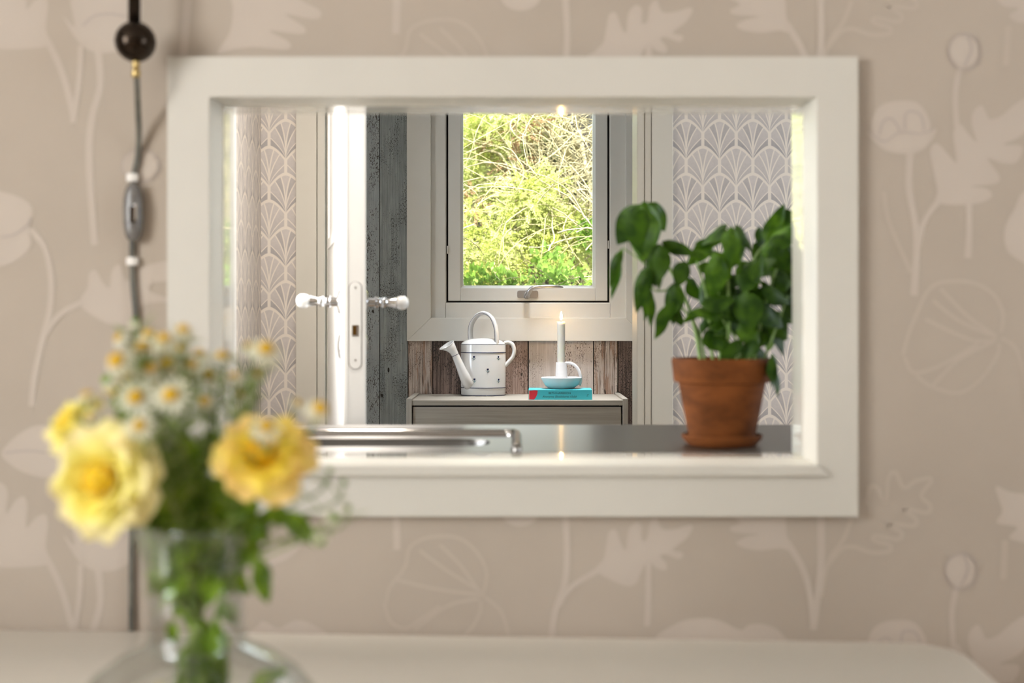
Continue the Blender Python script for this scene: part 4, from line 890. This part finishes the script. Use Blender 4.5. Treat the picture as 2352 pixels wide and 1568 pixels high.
sw_ = MB().rings(rings).build('cord_switch', M['switch'], lamp, smooth=True, autos=60)
MB().box(sc_.x - .002, sc_.x + .006, sc_.y - .0135, sc_.y - .009, sc_.z - .016, sc_.z + .008).build('switch_rocker', M['iron'], sw_, bevel=0.001)
MB().box(sc_.x + .004, sc_.x + .0085, sc_.y - .0125, sc_.y - .0085, sc_.z - .012, sc_.z + .012).build('switch_glint', M['chrome'], sw_, bevel=0.001)

# ------------------------------------------------------------------ dining table
TZ = CZ - 0.433
fr = Vector((0.592, 1.702, 0)); al = Vector((math.cos(math.radians(3.3)), -math.sin(math.radians(3.3)), 0)); pe = Vector((al.y, -al.x, 0))
tb = thing('dining_table', fr - al * 0.8 + pe * 0.43, 'white painted table with rounded corners carrying the glass vase', 'table')
def tp(a, b, z): return fr - al * a + pe * b + Vector((0, 0, z))
Lt, Wt = 1.75, 0.86
def ttop(z, ins):
    out = []; r = 0.075
    for cx, cy, a0 in ((Lt - r, Wt - r, 0), (r, Wt - r, 1), (r, r, 2), (Lt - r, r, 3)):
        for i in range(9):
            a = (a0 + i / 8) * math.pi / 2; out.append(tp(cx + (r - ins) * math.cos(a), cy + (r - ins) * math.sin(a), z))
    return out
MB().rings([ttop(TZ - .03, .006), ttop(TZ - .022, .0), ttop(TZ - .009, .0), ttop(TZ - .003, .003), ttop(TZ, .010)]).build('tabletop', M['tabletop'], tb, smooth=True, autos=35)
for a, b in ((.09, .09), (Lt - .09, .09), (.09, Wt - .09), (Lt - .09, Wt - .09)):
    MB().rings([[tp(a + s * x, b + s * y, z) for x, y in ((-1, -1), (1, -1), (1, 1), (-1, 1))] for z, s in ((0.001, .017), (TZ - .13, .03), (TZ - .031, .03))]).build('leg', M['tabletop'], tb)
for a0, a1, b0, b1 in ((.121, Lt - .121, .08, .10), (.121, Lt - .121, Wt - .10, Wt - .08), (.08, .10, .121, Wt - .121), (Lt - .10, Lt - .08, .121, Wt - .121)):
    MB().rings([[tp(a0, b0, z), tp(a1, b0, z), tp(a1, b1, z), tp(a0, b1, z)] for z in (TZ - .12, TZ - .031)]).build('apron', M['tabletop'], tb)

# ------------------------------------------------------------------ vase
YV = 1.15; KV = YV / FPX
vc = Vector((PXx(452, YV), YV, TZ + 0.0006))
vz = lambda py: PZz(py, YV) - vc.z
prof_o = [(0.055, 0), (0.075, .002), (0.105, .02), (0.119, .055), (0.112, .085), (0.094, .108), (0.072, .124), (0.052, .133), (0.0435, vz(1480)), (0.0455, vz(1470)), (0.0445, vz(1462)), (0.0425, vz(1440)), (0.0420, vz(1400)), (0.0422, vz(1368)),
          (0.0455, vz(1356)), (0.0455, vz(1346)), (0.0435, vz(1336)), (0.047, vz(1290)), (0.053, vz(1240)), (0.0605, vz(1198)), (0.0612, vz(1195))]
prof_i = [(r - 0.0028, z) for r, z in prof_o[::-1]][1:]
prof_i[-2] = (0.07, .006); prof_i[-1] = (0.03, .006)
vase = thing('glass_vase', vc, 'clear bulbous glass vase with a ringed neck holding the bouquet', 'vase')
MB().lathe(prof_o + [(0.0602, vz(1194))] + prof_i, vc, 64).build('vase_glass', M['vase'], vase, smooth=True, autos=70)

# ------------------------------------------------------------------ bouquet
rf = random.Random(11)
def neckpoint(a, r): return vc + Vector((r * math.cos(a), r * math.sin(a), vz(1400)))
def stempath(head, first=None, n=5):
    a = math.atan2(head.y - vc.y, head.x - vc.x) + rf.uniform(-.6, .6); r = rf.uniform(.004, .032)
    q1 = vc + Vector((r * math.cos(a), r * math.sin(a), vz(1345))); q2 = vc + Vector((-r * .5 * math.cos(a), -r * .5 * math.sin(a), vz(1480)))
    a2 = a + math.pi + rf.uniform(-.7, .7); q3 = vc + Vector((rf.uniform(.02, .06) * math.cos(a2), rf.uniform(.02, .06) * math.sin(a2), 0.03))
    pts = [head] + ([first] if first else []) + [head.lerp(q1, .55) + Vector((rf.uniform(-.008, .008), rf.uniform(-.008, .008), .008)), q1, q2, q3]
    return catmull(pts, n)
RL = [leafmesh('rose_leaf_mesh', M['roseleaf'], 0.62, c, d, nv=11, serr=0.07, seed=i) for i, (c, d) in enumerate(((0.25, 0.25), (0.4, 0.4), (-0.2, 0.2)))]
def rleaf(parent, a, b, w, Y, dY=0.0):
    A, B = P(a[0], a[1], Y), P(b[0], b[1], Y + dY); Ln = (B - A).length
    inst('leaf', RL[rf.randrange(3)], parent, leaf_matrix(A, B, (rf.uniform(-.5, .5), -0.8, rf.uniform(.2, .8)), (w * Y / FPX) / Ln / 0.60))
def petalmesh(layer, nl, seed):
    # one petal of a ring, wrapped round the bloom's axis (z); unit bloom radius
    rnd = random.Random(seed); f = layer / (nl - 1)
    vs = []; fs = []; uvs = []; nu, nv = 9, 8
    th0 = 0.10 + 0.75 * f; th1 = -0.30 + 2.10 * f ** 0.95; ln = 0.62 + 0.42 * f; r0 = 0.03 + 0.10 * f; half = 0.30 + 0.27 * f
    r = r0; h = -0.25 + 0.12 * (1 - f); ph = rnd.uniform(0, 6)
    for j in range(nv):
        t = j / (nv - 1); ang = th0 + (th1 - th0) * t ** 1.5
        if j: r += math.sin(ang) * ln / (nv - 1); h += math.cos(ang) * ln / (nv - 1)
        wv = half * (math.sin(math.pi * (0.14 + 0.66 * t)) ** 0.8)
        if j == nv - 1: wv *= 0.80
        for i in range(nu):
            s = i / (nu - 1) * 2 - 1; phi = s * min(1.25, wv / max(r, 0.14))
            rr_ = r * (1 - 0.10 * s * s * (1 - f)); ru = 0.055 * t * t * math.sin(4.0 * s + ph) * (0.4 + f)
            hh = h - (0.07 * s * s if j == nv - 1 else 0) + ru
            vs.append((rr_ * math.cos(phi) + ru * 0.4, rr_ * math.sin(phi), hh)); uvs.append((i / (nu - 1), min(1, 0.12 + 0.35 * f + t * 0.58 + (0.06 if f > .6 else 0))))
    for j in range(nv - 1):
        for i in range(nu - 1): fs.append((j * nu + i, j * nu + i + 1, (j + 1) * nu + i + 1, (j + 1) * nu + i))
    me = bpy.data.meshes.new('rose_petal_mesh'); me.from_pydata(vs, [], fs); me.materials.append(M['rose'])
    uvl = me.uv_layers.new(name='UVMap')
    for l in me.loops: uvl.data[l.index].uv = uvs[l.vertex_index]
    for p in me.polygons: p.use_smooth = True
    return me
NLAY = 7
PET = [[petalmesh(i, NLAY, 20 + i), petalmesh(i, NLAY, 60 + i)] for i in range(NLAY)]
PETD = [[m_.copy() for m_ in r_] for r_ in PET]
for r_ in PETD:
    for m_ in r_: m_.materials[0] = M['rosedeep']
def rose(px, py, Y, rad, axis, label, layers=NLAY, leaves=(), pet=None):
    pet = pet or PET
    c = P(px, py, Y); ax = Vector(axis).normalized()
    root = thing('yellow_rose', c, label, 'rose', 'yellow roses in the vase')
    q = Vector((0, 0, 1)).rotation_difference(ax).to_matrix().to_4x4()
    cnt = [3, 3, 4, 5, 5, 6, 6]
    for L_ in range(layers):
        for i in range(cnt[L_]):
            a = 2 * math.pi * (i + 0.37 * L_) / cnt[L_] + rf.uniform(-.15, .15); s = rad * rf.uniform(.92, 1.06)
            Mx = Matrix.Translation(c) @ q @ Matrix.Rotation(a, 4, 'Z') @ Matrix.Rotation(rf.uniform(-.10, .10), 4, 'Y') @ Matrix.Diagonal((s, s, s, 1))
            inst('petal', pet[L_][(i + L_) % 2], root, Mx)
    hm = MB(); hm.lathe([(.05, -.05), (.20, .05), (.29, .18), (.29, .34), (.19, .46), (.03, .52)], (0, 0, 0), 12); hm.v = [c + q.to_3x3() @ (v_ * rad) for v_ in hm.v]; hm.uv = [(0, .42)] * len(hm.v)
    hm.build('rose_heart', pet[0][0].materials[0], root, smooth=True)
    b = c - ax * rad * 0.28
    for i in range(5):
        a = 2 * math.pi * i / 5; d = q.to_3x3() @ Vector((math.cos(a), math.sin(a), -0.55))
        inst('sepal', RL[0], root, leaf_matrix(b, b + d * rad * 0.65, ax, 0.5))
    MB().tube(stempath(b, b - ax * 0.02), 0.0026, 8).build('stem', M['stemgreen'], root, smooth=True)
    for lf_ in leaves: rleaf(root, *lf_)
    return root
YR = 1.12
rose(245, 1102, 1.075, 0.0500, (-0.22, -0.93, 0.10), 'large open yellow rose at the lower left of the bouquet', leaves=[((380, 1100), (345, 1190), 45, 1.15), ((370, 1180), (330, 1250), 40, 1.14), ((390, 1150), (365, 1240), 50, 1.13), ((350, 1010), (385, 1090), 40, 1.15)])
rose(606, 1052, 1.085, 0.0410, (0.16, -0.82, 0.52), 'orange centred yellow rose at the right of the bouquet in front of the hatch', pet=PETD, leaves=[((520, 1135), (600, 1160), 70, 1.10), ((560, 1150), (510, 1200), 60, 1.11), ((610, 1170), (680, 1195), 46, 1.12), ((650, 1180), (735, 1248), 52, 1.12), ((600, 1190), (560, 1250), 46, 1.12), ((500, 1130), (470, 1200), 55, 1.13), ((620, 1180), (590, 1215), 40, 1.14)])
rose(172, 978, 1.13, 0.0300, (-0.55, -0.55, 0.62), 'small pale yellow rose at the far left of the bouquet', leaves=[((280, 900), (320, 975), 40, 1.14), ((270, 930), (300, 985), 34, 1.13), ((300, 990), (345, 1060), 40, 1.16)])
rose(404, 1068, 1.21, 0.0190, (0.1, -0.8, 0.5), 'little yellow rosebud half hidden between the two big roses', layers=4, leaves=[((420, 1000), (440, 1070), 34, 1.2), ((450, 1010), (500, 1070), 38, 1.2), ((470, 990), (520, 1040), 36, 1.21)])
rose(262, 905, 1.20, 0.0170, (-0.1, -0.5, 0.8), 'peach tinted rosebud below the left daisies', layers=4)
# leafy sprigs
def sprig(label, path, leaves, r=0.0022):
    pts = [P(x, y, Y) for x, y, Y in path]; root = thing('rose_foliage', pts[0], label, 'foliage', 'rose leaves in the vase')
    MB().tube(catmull(pts, 5), r, 8).build('stem', M['stemgreen'], root, smooth=True)
    for lf_ in leaves: rleaf(root, *lf_)
sprig('leafy green sprig filling the middle of the bouquet above the vase neck', [(440, 1090, 1.14), (440, 1200, 1.14), (446, 1340, 1.145), (452, 1480, 1.15), (470, 1600, 1.15)],
      [((440, 1100), (405, 1180), 52, 1.12), ((450, 1110), (500, 1180), 56, 1.13), ((440, 1160), (395, 1250), 56, 1.12), ((450, 1180), (520, 1250), 58, 1.14), ((440, 1230), (410, 1320), 56, 1.11), ((440, 1260), (390, 1300), 46, 1.12), ((448, 1250), (500, 1320), 52, 1.13), ((460, 1300), (520, 1360), 46, 1.14), ((430, 1300), (425, 1380), 44, 1.12), ((400, 1210), (360, 1275), 44, 1.15), ((480, 1130), (450, 1200), 50, 1.16), ((500, 1180), (540, 1270), 54, 1.16), ((430, 1050), (470, 1120), 50, 1.17), ((380, 1060), (410, 1130), 46, 1.18), ((520, 1100), (480, 1150), 44, 1.18)])
fillers = []
for _ in range(64):
    a = rf.uniform(0, 6.28); r_ = rf.random() ** .5; x, y = 452 + 118 * r_ * math.cos(a), 1185 + 190 * r_ * math.sin(a)
    b = rf.uniform(0.2, 2.9); fillers.append(((x, y), (x + 75 * math.cos(b) * rf.choice((-1, 1)), y + 62 * math.sin(b)), rf.uniform(34, 58), rf.uniform(1.11, 1.22), rf.uniform(-.02, .02)))
for _ in range(16):
    x, y = rf.uniform(395, 520), rf.uniform(1380, 1600); fillers.append(((x, y), (x + rf.uniform(-40, 40), y + 70), rf.uniform(26, 40), rf.uniform(1.135, 1.165)))
sprig('dense dark green foliage packed into the neck of the vase', [(470, 1060, 1.17), (462, 1200, 1.17), (458, 1340, 1.16), (452, 1480, 1.15), (440, 1620, 1.15)], fillers)
sprig('drooping leafy sprig bending out over the right side of the vase', [(600, 1300, 1.13), (575, 1290, 1.13), (540, 1320, 1.14), (500, 1400, 1.15), (480, 1500, 1.15), (470, 1620, 1.15)],
      [((590, 1300), (624, 1388), 44, 1.13), ((580, 1295), (630, 1320), 34, 1.13), ((560, 1295), (590, 1235), 46, 1.13), ((540, 1310), (560, 1370), 40, 1.14), ((530, 1330), (500, 1270), 44, 1.14), ((510, 1380), (540, 1440), 40, 1.14), ((490, 1440), (470, 1540), 52, 1.13), ((480, 1480), (520, 1580), 52, 1.14), ((470, 1520), (430, 1600), 52, 1.14)])
sprig('short green sprig low inside the vase', [(585, 1580, 1.14), (560, 1600, 1.14), (520, 1640, 1.15), (480, 1700, 1.15)], [((580, 1580), (652, 1532), 44, 1.13), ((560, 1595), (600, 1640), 40, 1.14)])
# chamomile
def chamo_mesh(seed, droop):
    rnd = random.Random(seed); n = 15; vs = []; fs = []
    for i in range(n):
        a = 2 * math.pi * i / n + rnd.uniform(-.08, .08); ln = rnd.uniform(.62, .78); dr = droop + rnd.uniform(-.15, .15); k0 = len(vs); w_ = .11
        for r_, ww in ((0, .5), (.4, 1), (.8, .95), (1, .45)):
            rr_ = .30 + r_ * ln * math.cos(dr * r_); z = -math.sin(dr) * r_ * r_ * ln
            for s in (-1, 1):
                vs.append((rr_ * math.cos(a) - s * w_ * ww * math.sin(a), rr_ * math.sin(a) + s * w_ * ww * math.cos(a), z))
        fs += [(k0 + 2 * j, k0 + 2 * j + 1, k0 + 2 * j + 3, k0 + 2 * j + 2) for j in range(3)]
    me = bpy.data.meshes.new('chamomile_petals'); me.from_pydata(vs, [], fs); me.materials.append(M['petal']); return me
CH = [chamo_mesh(1, .15), chamo_mesh(2, .7), chamo_mesh(3, 1.15)]
def disc_mesh():
    vs = []; fs = []; pr_ = [(.33, -.05), (.36, .05), (.31, .17), (.19, .26), (.03, .29)]; n = 14
    for r_, z in pr_: vs += [(r_ * math.cos(2 * math.pi * j / n), r_ * math.sin(2 * math.pi * j / n), z) for j in range(n)]
    for i in range(4): fs += [(i * n + j, i * n + (j + 1) % n, (i + 1) * n + (j + 1) % n, (i + 1) * n + j) for j in range(n)]
    fs += [tuple(range(n - 1, -1, -1)), tuple(4 * n + j for j in range(n))]
    me = bpy.data.meshes.new('chamomile_disc'); me.from_pydata(vs, [], fs); me.materials.append(M['disc'])
    for p in me.polygons: p.use_smooth = True
    return me
DM = disc_mesh()
DMG = DM.copy(); DMG.materials[0] = M['stemgreen']
def chamomile(px, py, Y, size, axis, label, v=None):
    bud = 'bud' in label or 'green centred' in label or 'nodding' in label
    c = P(px, py, Y); ax = Vector(axis).normalized(); root = thing('chamomile', c, label, 'daisy', 'chamomile flowers in the vase')
    q = Vector((0, 0, 1)).rotation_difference(ax).to_matrix().to_4x4(); s = size * 1.3 * Y / FPX
    Mx = Matrix.Translation(c) @ q @ Matrix.Diagonal((s, s, s, 1))
    inst('flower_disc', DMG if bud else DM, root, Mx @ Matrix.Diagonal((1.08, 1.08, 1.08, 1)))
    if not label.startswith(('small green bud', 'greenish bud')): inst('petals', CH[rf.randrange(3) if v is None else v], root, Mx)
    st = stempath(c - ax * s * .05, c - ax * .02 + Vector((0, 0, -.01)), 4)
    MB().tube(st, 0.0011, 6).build('stem', M['frond'], root, smooth=True)
    mb = MB()
    for i in range(3, min(len(st) - 2, 12)):
        for _ in range(1 if px > 630 else 6):
            a = rf.uniform(0, 6.28); d = Vector((math.cos(a), math.sin(a), rf.uniform(.3, 1.1))) * rf.uniform(.010, .024); p0 = st[i]
            mb.tube([p0, p0 + d * .5 + Vector((0, 0, .002)), p0 + d], [.0009, .0008, .0005], 3, cap=False)
    mb.build('fine_leaves', M['frond'], root)
    return root
fa = (0.0, -0.8, 0.5); up = (0.1, -0.35, 0.95); lf = (-0.5, -0.6, 0.5); rt = (0.5, -0.6, 0.5)
for px, py, Y, s, ax, v, lb in [
    (268, 828, 1.10, 40, (-.3, -.75, .5), 2, 'big chamomile with a fat yellow disc at the upper left of the bouquet'),
    (328, 800, 1.13, 40, (-.2, .2, .9), 0, 'chamomile turned away showing white petals beside the big one'),
    (377, 778, 1.12, 34, up, 2, 'chamomile with golden disc near the top of the bouquet'),
    (421, 757, 1.13, 30, up, 2, 'highest chamomile, overlapping the left of the hatch frame'),
    (341, 767, 1.20, 27, up, 1, 'pale small chamomile just left of the golden topped one'),
    (311, 738, 1.22, 18, up, 2, 'tiny chamomile bud in front of the hanging cable'),
    (273, 775, 1.22, 22, lf, 1, 'pale greenish chamomile above the big left one'),
    (384, 834, 1.13, 34, fa, 2, 'brownish centred chamomile in the upper middle'),
    (611, 800, 1.09, 36, (.3, -.7, .6), 1, 'chamomile at the upper right in front of the fan wallpaper'),
    (574, 796, 1.19, 26, up, 1, 'faded chamomile close beside the upper right one'),
    (457, 812, 1.20, 27, up, 1, 'pinkish faded chamomile in front of the hatch frame'),
    (511, 817, 1.20, 28, up, 0, 'pale green chamomile in the hatch frame corner'),
    (480, 862, 1.22, 26, fa, 1, 'washed out chamomile below the frame corner ones'),
    (392, 907, 1.09, 38, fa, 0, 'wide open chamomile facing forward in the middle of the bouquet'),
    (312, 912, 1.10, 37, fa, 0, 'open chamomile left of the middle one'),
    (320, 977, 1.05, 30, fa, 0, 'chamomile with a bright white ring just above the large rose'),
    (201, 908, 1.13, 28, (-.3, .1, .9), 1, 'white chamomile at the left edge seen from behind'),
    (205, 958, 1.09, 18, fa, 2, 'tiny yellow disc resting on the small left rose'),
    (735, 937, 1.08, 34, rt, 2, 'rightmost chamomile reaching out in front of the doorway'),
    (612, 978, 1.05, 34, (.2, -.7, .6), 1, 'chamomile lying on top of the right rose'),
    (684, 925, 1.20, 18, rt, 1, 'small greenish chamomile in front of the door casing'),
    (555, 905, 1.2, 22, up, 1, 'faint yellowish chamomile in front of the striped wall sliver'),
    (640, 1005, 1.20, 22, rt, 1, 'half hidden chamomile behind the right rose'),
    (757, 1080, 1.15, 16, rt, 2, 'small green bud over the hatch sill'),
    (788, 1108, 1.13, 18, rt, 2, 'greenish bud farthest right over the lower frame board'),
    (768, 1188, 1.12, 22, rt, 1, 'green centred chamomile at the lower edge of the frame'),
    (800, 1166, 1.14, 14, rt, 1, 'tiny pale bud beside the lower frame edge'),
    (738, 1244, 1.10, 20, (.3, -.5, -.5), 1, 'nodding chamomile lowest on the right below the frame'),
    (430, 870, 1.2, 24, up, 1, 'soft pale chamomile behind the middle of the bouquet'),
    (346, 848, 1.12, 30, up, 2, 'yellow drooping chamomile between the big left one and the brownish one'),
    (296, 866, 1.15, 28, lf, 2, 'chamomile just below the big upper left one'),
    (440, 838, 1.15, 28, up, 2, 'yellow chamomile left of the hatch frame edge, mid height'),
    (352, 882, 1.18, 26, fa, 2, 'small chamomile above the two forward facing ones'),
    (418, 800, 1.19, 26, up, 2, 'small chamomile under the highest one'),
    (246, 872, 1.17, 26, lf, 2, 'chamomile at the left rim above the peach rosebud'),
    (536, 862, 1.17, 24, up, 2, 'yellow chamomile in front of the bright kitchen corner'),
    (592, 856, 1.2, 22, rt, 2, 'little chamomile below the upper right pair'),
    (470, 920, 1.17, 26, fa, 2, 'chamomile deep in the middle, left of the right rose')]:
    chamomile(px, py, Y, s, ax, lb, v)

# ------------------------------------------------------------------ garden behind the window
rg = random.Random(21)
struct('ground', MB().box(-9, 9, YH + 0.145, 14, -0.25, -0.2), M['soilout'], 'garden earth outside the window', 'ground')
def leafcloud(name, centers, n, rad, size, m, parent, elong=2.2, updir=(0, 0, 0.3)):
    vs = []; fs = []
    for i in range(n):
        c, r_ = centers[rg.randrange(len(centers))]
        d = Vector((rg.gauss(0, 1), rg.gauss(0, 1), rg.gauss(0, 1))); d = d.normalized() * (rg.random() ** 0.45) * r_
        p = c + Vector((d.x, d.y * .8, d.z)); a = (d.normalized() + Vector((rg.uniform(-.8, .8), rg.uniform(-.8, .8), rg.uniform(-.8, .8))) + Vector(updir)).normalized()
        b = a.cross(Vector((rg.uniform(-1, 1), rg.uniform(-1, 1), rg.uniform(-1, 1)))).normalized(); s = size * rg.uniform(.6, 1.3); k0 = len(vs)
        vs += [p, p + a * s * .5 + b * s / elong * .5, p + a * s, p + a * s * .5 - b * s / elong * .5]; fs.append((k0, k0 + 1, k0 + 2, k0 + 3))
    o = MB(); o.v = [Vector(v) for v in vs]; o.f = fs
    me = bpy.data.meshes.new(name); o0 = org(parent); me.from_pydata([v - o0 for v in o.v], [], fs); me.materials.append(m)
    ob = bpy.data.objects.new(name, me); COL.objects.link(ob); ob.parent = parent; ob['kind'] = 'stuff'
    return ob
def sprays(name, centers, nspray, m, parent, ln=0.10, leaf=0.0125, per=34):
    # feathery conifer sprays: little leaves along short drooping twigs
    vs = []; fs = []
    for _ in range(nspray):
        c, r_ = centers[rg.randrange(len(centers))]
        d = Vector((rg.gauss(0, 1), rg.gauss(0, 1), rg.gauss(0, .8))).normalized() * (rg.random() ** .5) * r_; p = c + d
        a = (d.normalized() + Vector((rg.uniform(-.6, .6), rg.uniform(-.9, .2), rg.uniform(-.7, .5)))).normalized(); side = a.cross(Vector((0, rg.uniform(-1, 0), 1))).normalized(); L_ = ln * rg.uniform(.6, 1.3)
        for i in range(per):
            t = (i + 1) / per; q = p + a * L_ * t + Vector((0, 0, -.25 * L_ * t * t)); s = leaf * rg.uniform(.7, 1.3) * (1.1 - .5 * t)
            e = (a * .7 + side * (1 if i % 2 else -1) + Vector((rg.uniform(-.4, .4), rg.uniform(-.4, .4), rg.uniform(-.4, .4)))).normalized(); b = e.cross(Vector((rg.uniform(-1, 1), -1, rg.uniform(-1, 1)))).normalized() * s * .22; k0 = len(vs)
            vs += [q, q + e * s * .5 + b, q + e * s, q + e * s * .5 - b]; fs.append((k0, k0 + 1, k0 + 2, k0 + 3))
    o0 = org(parent); me = bpy.data.meshes.new(name); me.from_pydata([Vector(v) - o0 for v in vs], [], fs); me.materials.append(m)
    ob = bpy.data.objects.new(name, me); COL.objects.link(ob); ob.parent = parent; ob['kind'] = 'stuff'
def twigs(name, n, box, parent, m, r=(0.0018, 0.004), ln=(0.4, 0.9), hang=-0.6, drift=(0, 0)):
    mb = MB()
    for _ in range(n):
        p = Vector((rg.uniform(box[0], box[1]), rg.uniform(box[2], box[3]), rg.uniform(box[4], box[5]))); d = Vector((rg.uniform(-1, 1) + drift[0], rg.uniform(-.5, .3), rg.uniform(-.7, 1.0) + drift[1])).normalized(); pts = [p]; L_ = rg.uniform(*ln); k_ = 9
        curl = Vector((rg.uniform(-1, 1), rg.uniform(-.4, .4), rg.uniform(-1, .3))) * .38
        for i in range(k_):
            d = (d + curl * .55 + Vector((rg.uniform(-.28, .28), rg.uniform(-.2, .2), rg.uniform(-.28, .28) + hang * .08))).normalized(); pts.append(pts[-1] + d * L_ / k_)
        r0 = rg.uniform(*r); mb.tube(pts, [r0 * (1 - .75 * i / k_) for i in range(k_ + 1)], 4, cap=False)
    o = mb.build(name, m, parent); o['kind'] = 'stuff'
    return o
GY = 5.55
def G(px, py, Y=GY): return P(px, py, Y)
con = thing('overhanging_conifer', (0.3, 6.2, -0.2), 'old conifer of bare tangled twigs with lime green tips filling the upper window', 'tree')
MB().tube(catmull([Vector((0.50, 6.4, -0.2)), Vector((0.46, 6.3, 0.9)), G(1368, 480, 6.1), G(1340, 330, 6.05), G(1325, 200, 6.1), G(1300, 100, 6.2), G(1280, 0, 6.25)], 5), [0.10 - 0.0022 * i for i in range(31)], 10).build('trunk', M['bark'], con, smooth=True)
for path, r0 in [([(1345, 420, 6.05), (1290, 330, 5.8), (1220, 290, 5.6), (1140, 240, 5.5), (1060, 160, 5.5)], .02), ([(1350, 470, 6.05), (1300, 480, 5.7), (1265, 470, 5.6), (1200, 400, 5.5), (1160, 300, 5.5)], .014), ([(1350, 400, 6.0), (1310, 300, 5.8), (1285, 240, 5.6), (1270, 120, 5.6)], .016), ([(1345, 560, 6.0), (1300, 500, 5.6), (1255, 455, 5.5), (1230, 420, 5.5)], .012), ([(1165, 345, 5.5), (1185, 400, 5.4), (1180, 440, 5.4), (1195, 500, 5.4)], .007), ([(1110, 345, 5.5), (1150, 355, 5.5), (1172, 400, 5.45), (1182, 440, 5.45)], .006), ([(1330, 300, 6.0), (1345, 380, 5.7), (1362, 470, 5.5), (1350, 560, 5.5)], .012)]:
    pts = catmull([G(x, y, Y) for x, y, Y in path], 5); MB().tube(pts, [r0 * (1 - .7 * i / len(pts)) for i in range(len(pts))], 6).build('branch', M['twig'], con, smooth=True)
twigs('twigs', 700, (-0.02, 0.75, 5.3, 5.9, 1.45, 2.4), con, M['twig'], (0.0016, 0.0036), ln=(.25, .8))
twigs('twigs', 160, (-0.9, 0.25, 5.4, 6.0, 1.1, 2.2), con, M['twig'], (0.0014, 0.003), (.2, .6))
cl = [(G(x, y, Y), r_) for x, y, Y, r_ in [(1095, 300, 5.6, .13), (1140, 275, 5.5, .11), (1075, 350, 5.6, .10), (1100, 400, 5.65, .11), (1190, 270, 5.6, .10), (1130, 320, 5.7, .10), (1080, 250, 5.6, .14), (1230, 250, 5.7, .08), (1085, 455, 5.6, .09), (1010, 300, 5.7, .2), (960, 400, 5.8, .2), (1080, 190, 5.9, .14), (1440, 420, 5.9, .15)]]
sprays('foliage', cl, 1300, M['lime'], con)
sprays('dry_foliage', [(G(1205, 300, 5.5), .06), (G(1185, 375, 5.5), .05), (G(1085, 470, 5.5), .05), (G(1230, 285, 5.5), .05), (G(1120, 330, 5.6), .05)], 90, M['rust'], con, .08, .014)
jun = thing('juniper_bush', (0.0, 5.4, -0.2), 'sunlit lime green juniper bush in the lower half of the window', 'bush')
cl = [(G(x, y, Y), r_) for x, y, Y, r_ in [(1215, 440, 5.35, .10), (1250, 425, 5.4, .07), (1195, 470, 5.35, .09), (1240, 475, 5.4, .09), (1105, 545, 5.3, .13), (1075, 590, 5.25, .14), (1140, 560, 5.3, .11), (1110, 620, 5.25, .12), (1160, 600, 5.3, .10), (1240, 520, 5.4, .09), (1290, 545, 5.4, .08), (1320, 540, 5.45, .08), (1330, 580, 5.4, .07), (1200, 540, 5.4, .09), (1030, 560, 5.3, .2), (980, 640, 5.3, .25), (1260, 570, 5.35, .07), (1400, 600, 5.5, .14), (1310, 500, 5.6, .07)]]
sprays('foliage', cl, 1500, M['lime'], jun)
twigs('twigs', 190, (-0.4, 0.5, 5.05, 5.45, 0.9, 1.7), jun, M['twig'], (0.0014, 0.0035), (.2, .55))
for s in range(7):
    x = rg.uniform(-.4, .4); MB().tube(catmull([Vector((x * .4, 5.5, -.2)), Vector((x * .7, 5.45, .5)), Vector((x, 5.4, 1.1)), Vector((x * 1.2 + rg.uniform(-.1, .1), 5.4, 1.6))], 4), [.010 - .0006 * i for i in range(13)], 6).build('branch', M['twig'], jun, smooth=True)
ivy = thing('ground_ivy', (0.05, 5.0, -0.2), 'bright green broad leaved plants along the bottom of the window', 'plant')
cl = [(G(x, y, Y), r_) for x, y, Y, r_ in [(1090, 645, 5.1, .06), (1120, 640, 5.1, .06), (1160, 650, 5.1, .05), (1200, 655, 5.1, .06), (1260, 600, 5.2, .07), (1275, 620, 5.1, .07), (1270, 645, 5.1, .07), (1310, 640, 5.15, .07), (1345, 530, 5.3, .05), (1350, 550, 5.3, .05), (1000, 660, 5.1, .12), (1400, 640, 5.2, .12), (1200, 720, 5.1, .15), (1080, 740, 5.1, .15), (1320, 720, 5.1, .15)]]
leafcloud('foliage', cl, 1000, .1, .032, M['greenleaf'], ivy, 1.35, (0, -1.2, .6))
for s in range(9):
    x = PXx(rg.uniform(1060, 1370), 5.1); MB().tube(catmull([Vector((x * .8, 5.15, -.2)), Vector((x * .9, 5.1, .5)), Vector((x, 5.1, rg.uniform(1.1, 1.35)))], 4), .003, 5).build('stalk', M['frond'], ivy)
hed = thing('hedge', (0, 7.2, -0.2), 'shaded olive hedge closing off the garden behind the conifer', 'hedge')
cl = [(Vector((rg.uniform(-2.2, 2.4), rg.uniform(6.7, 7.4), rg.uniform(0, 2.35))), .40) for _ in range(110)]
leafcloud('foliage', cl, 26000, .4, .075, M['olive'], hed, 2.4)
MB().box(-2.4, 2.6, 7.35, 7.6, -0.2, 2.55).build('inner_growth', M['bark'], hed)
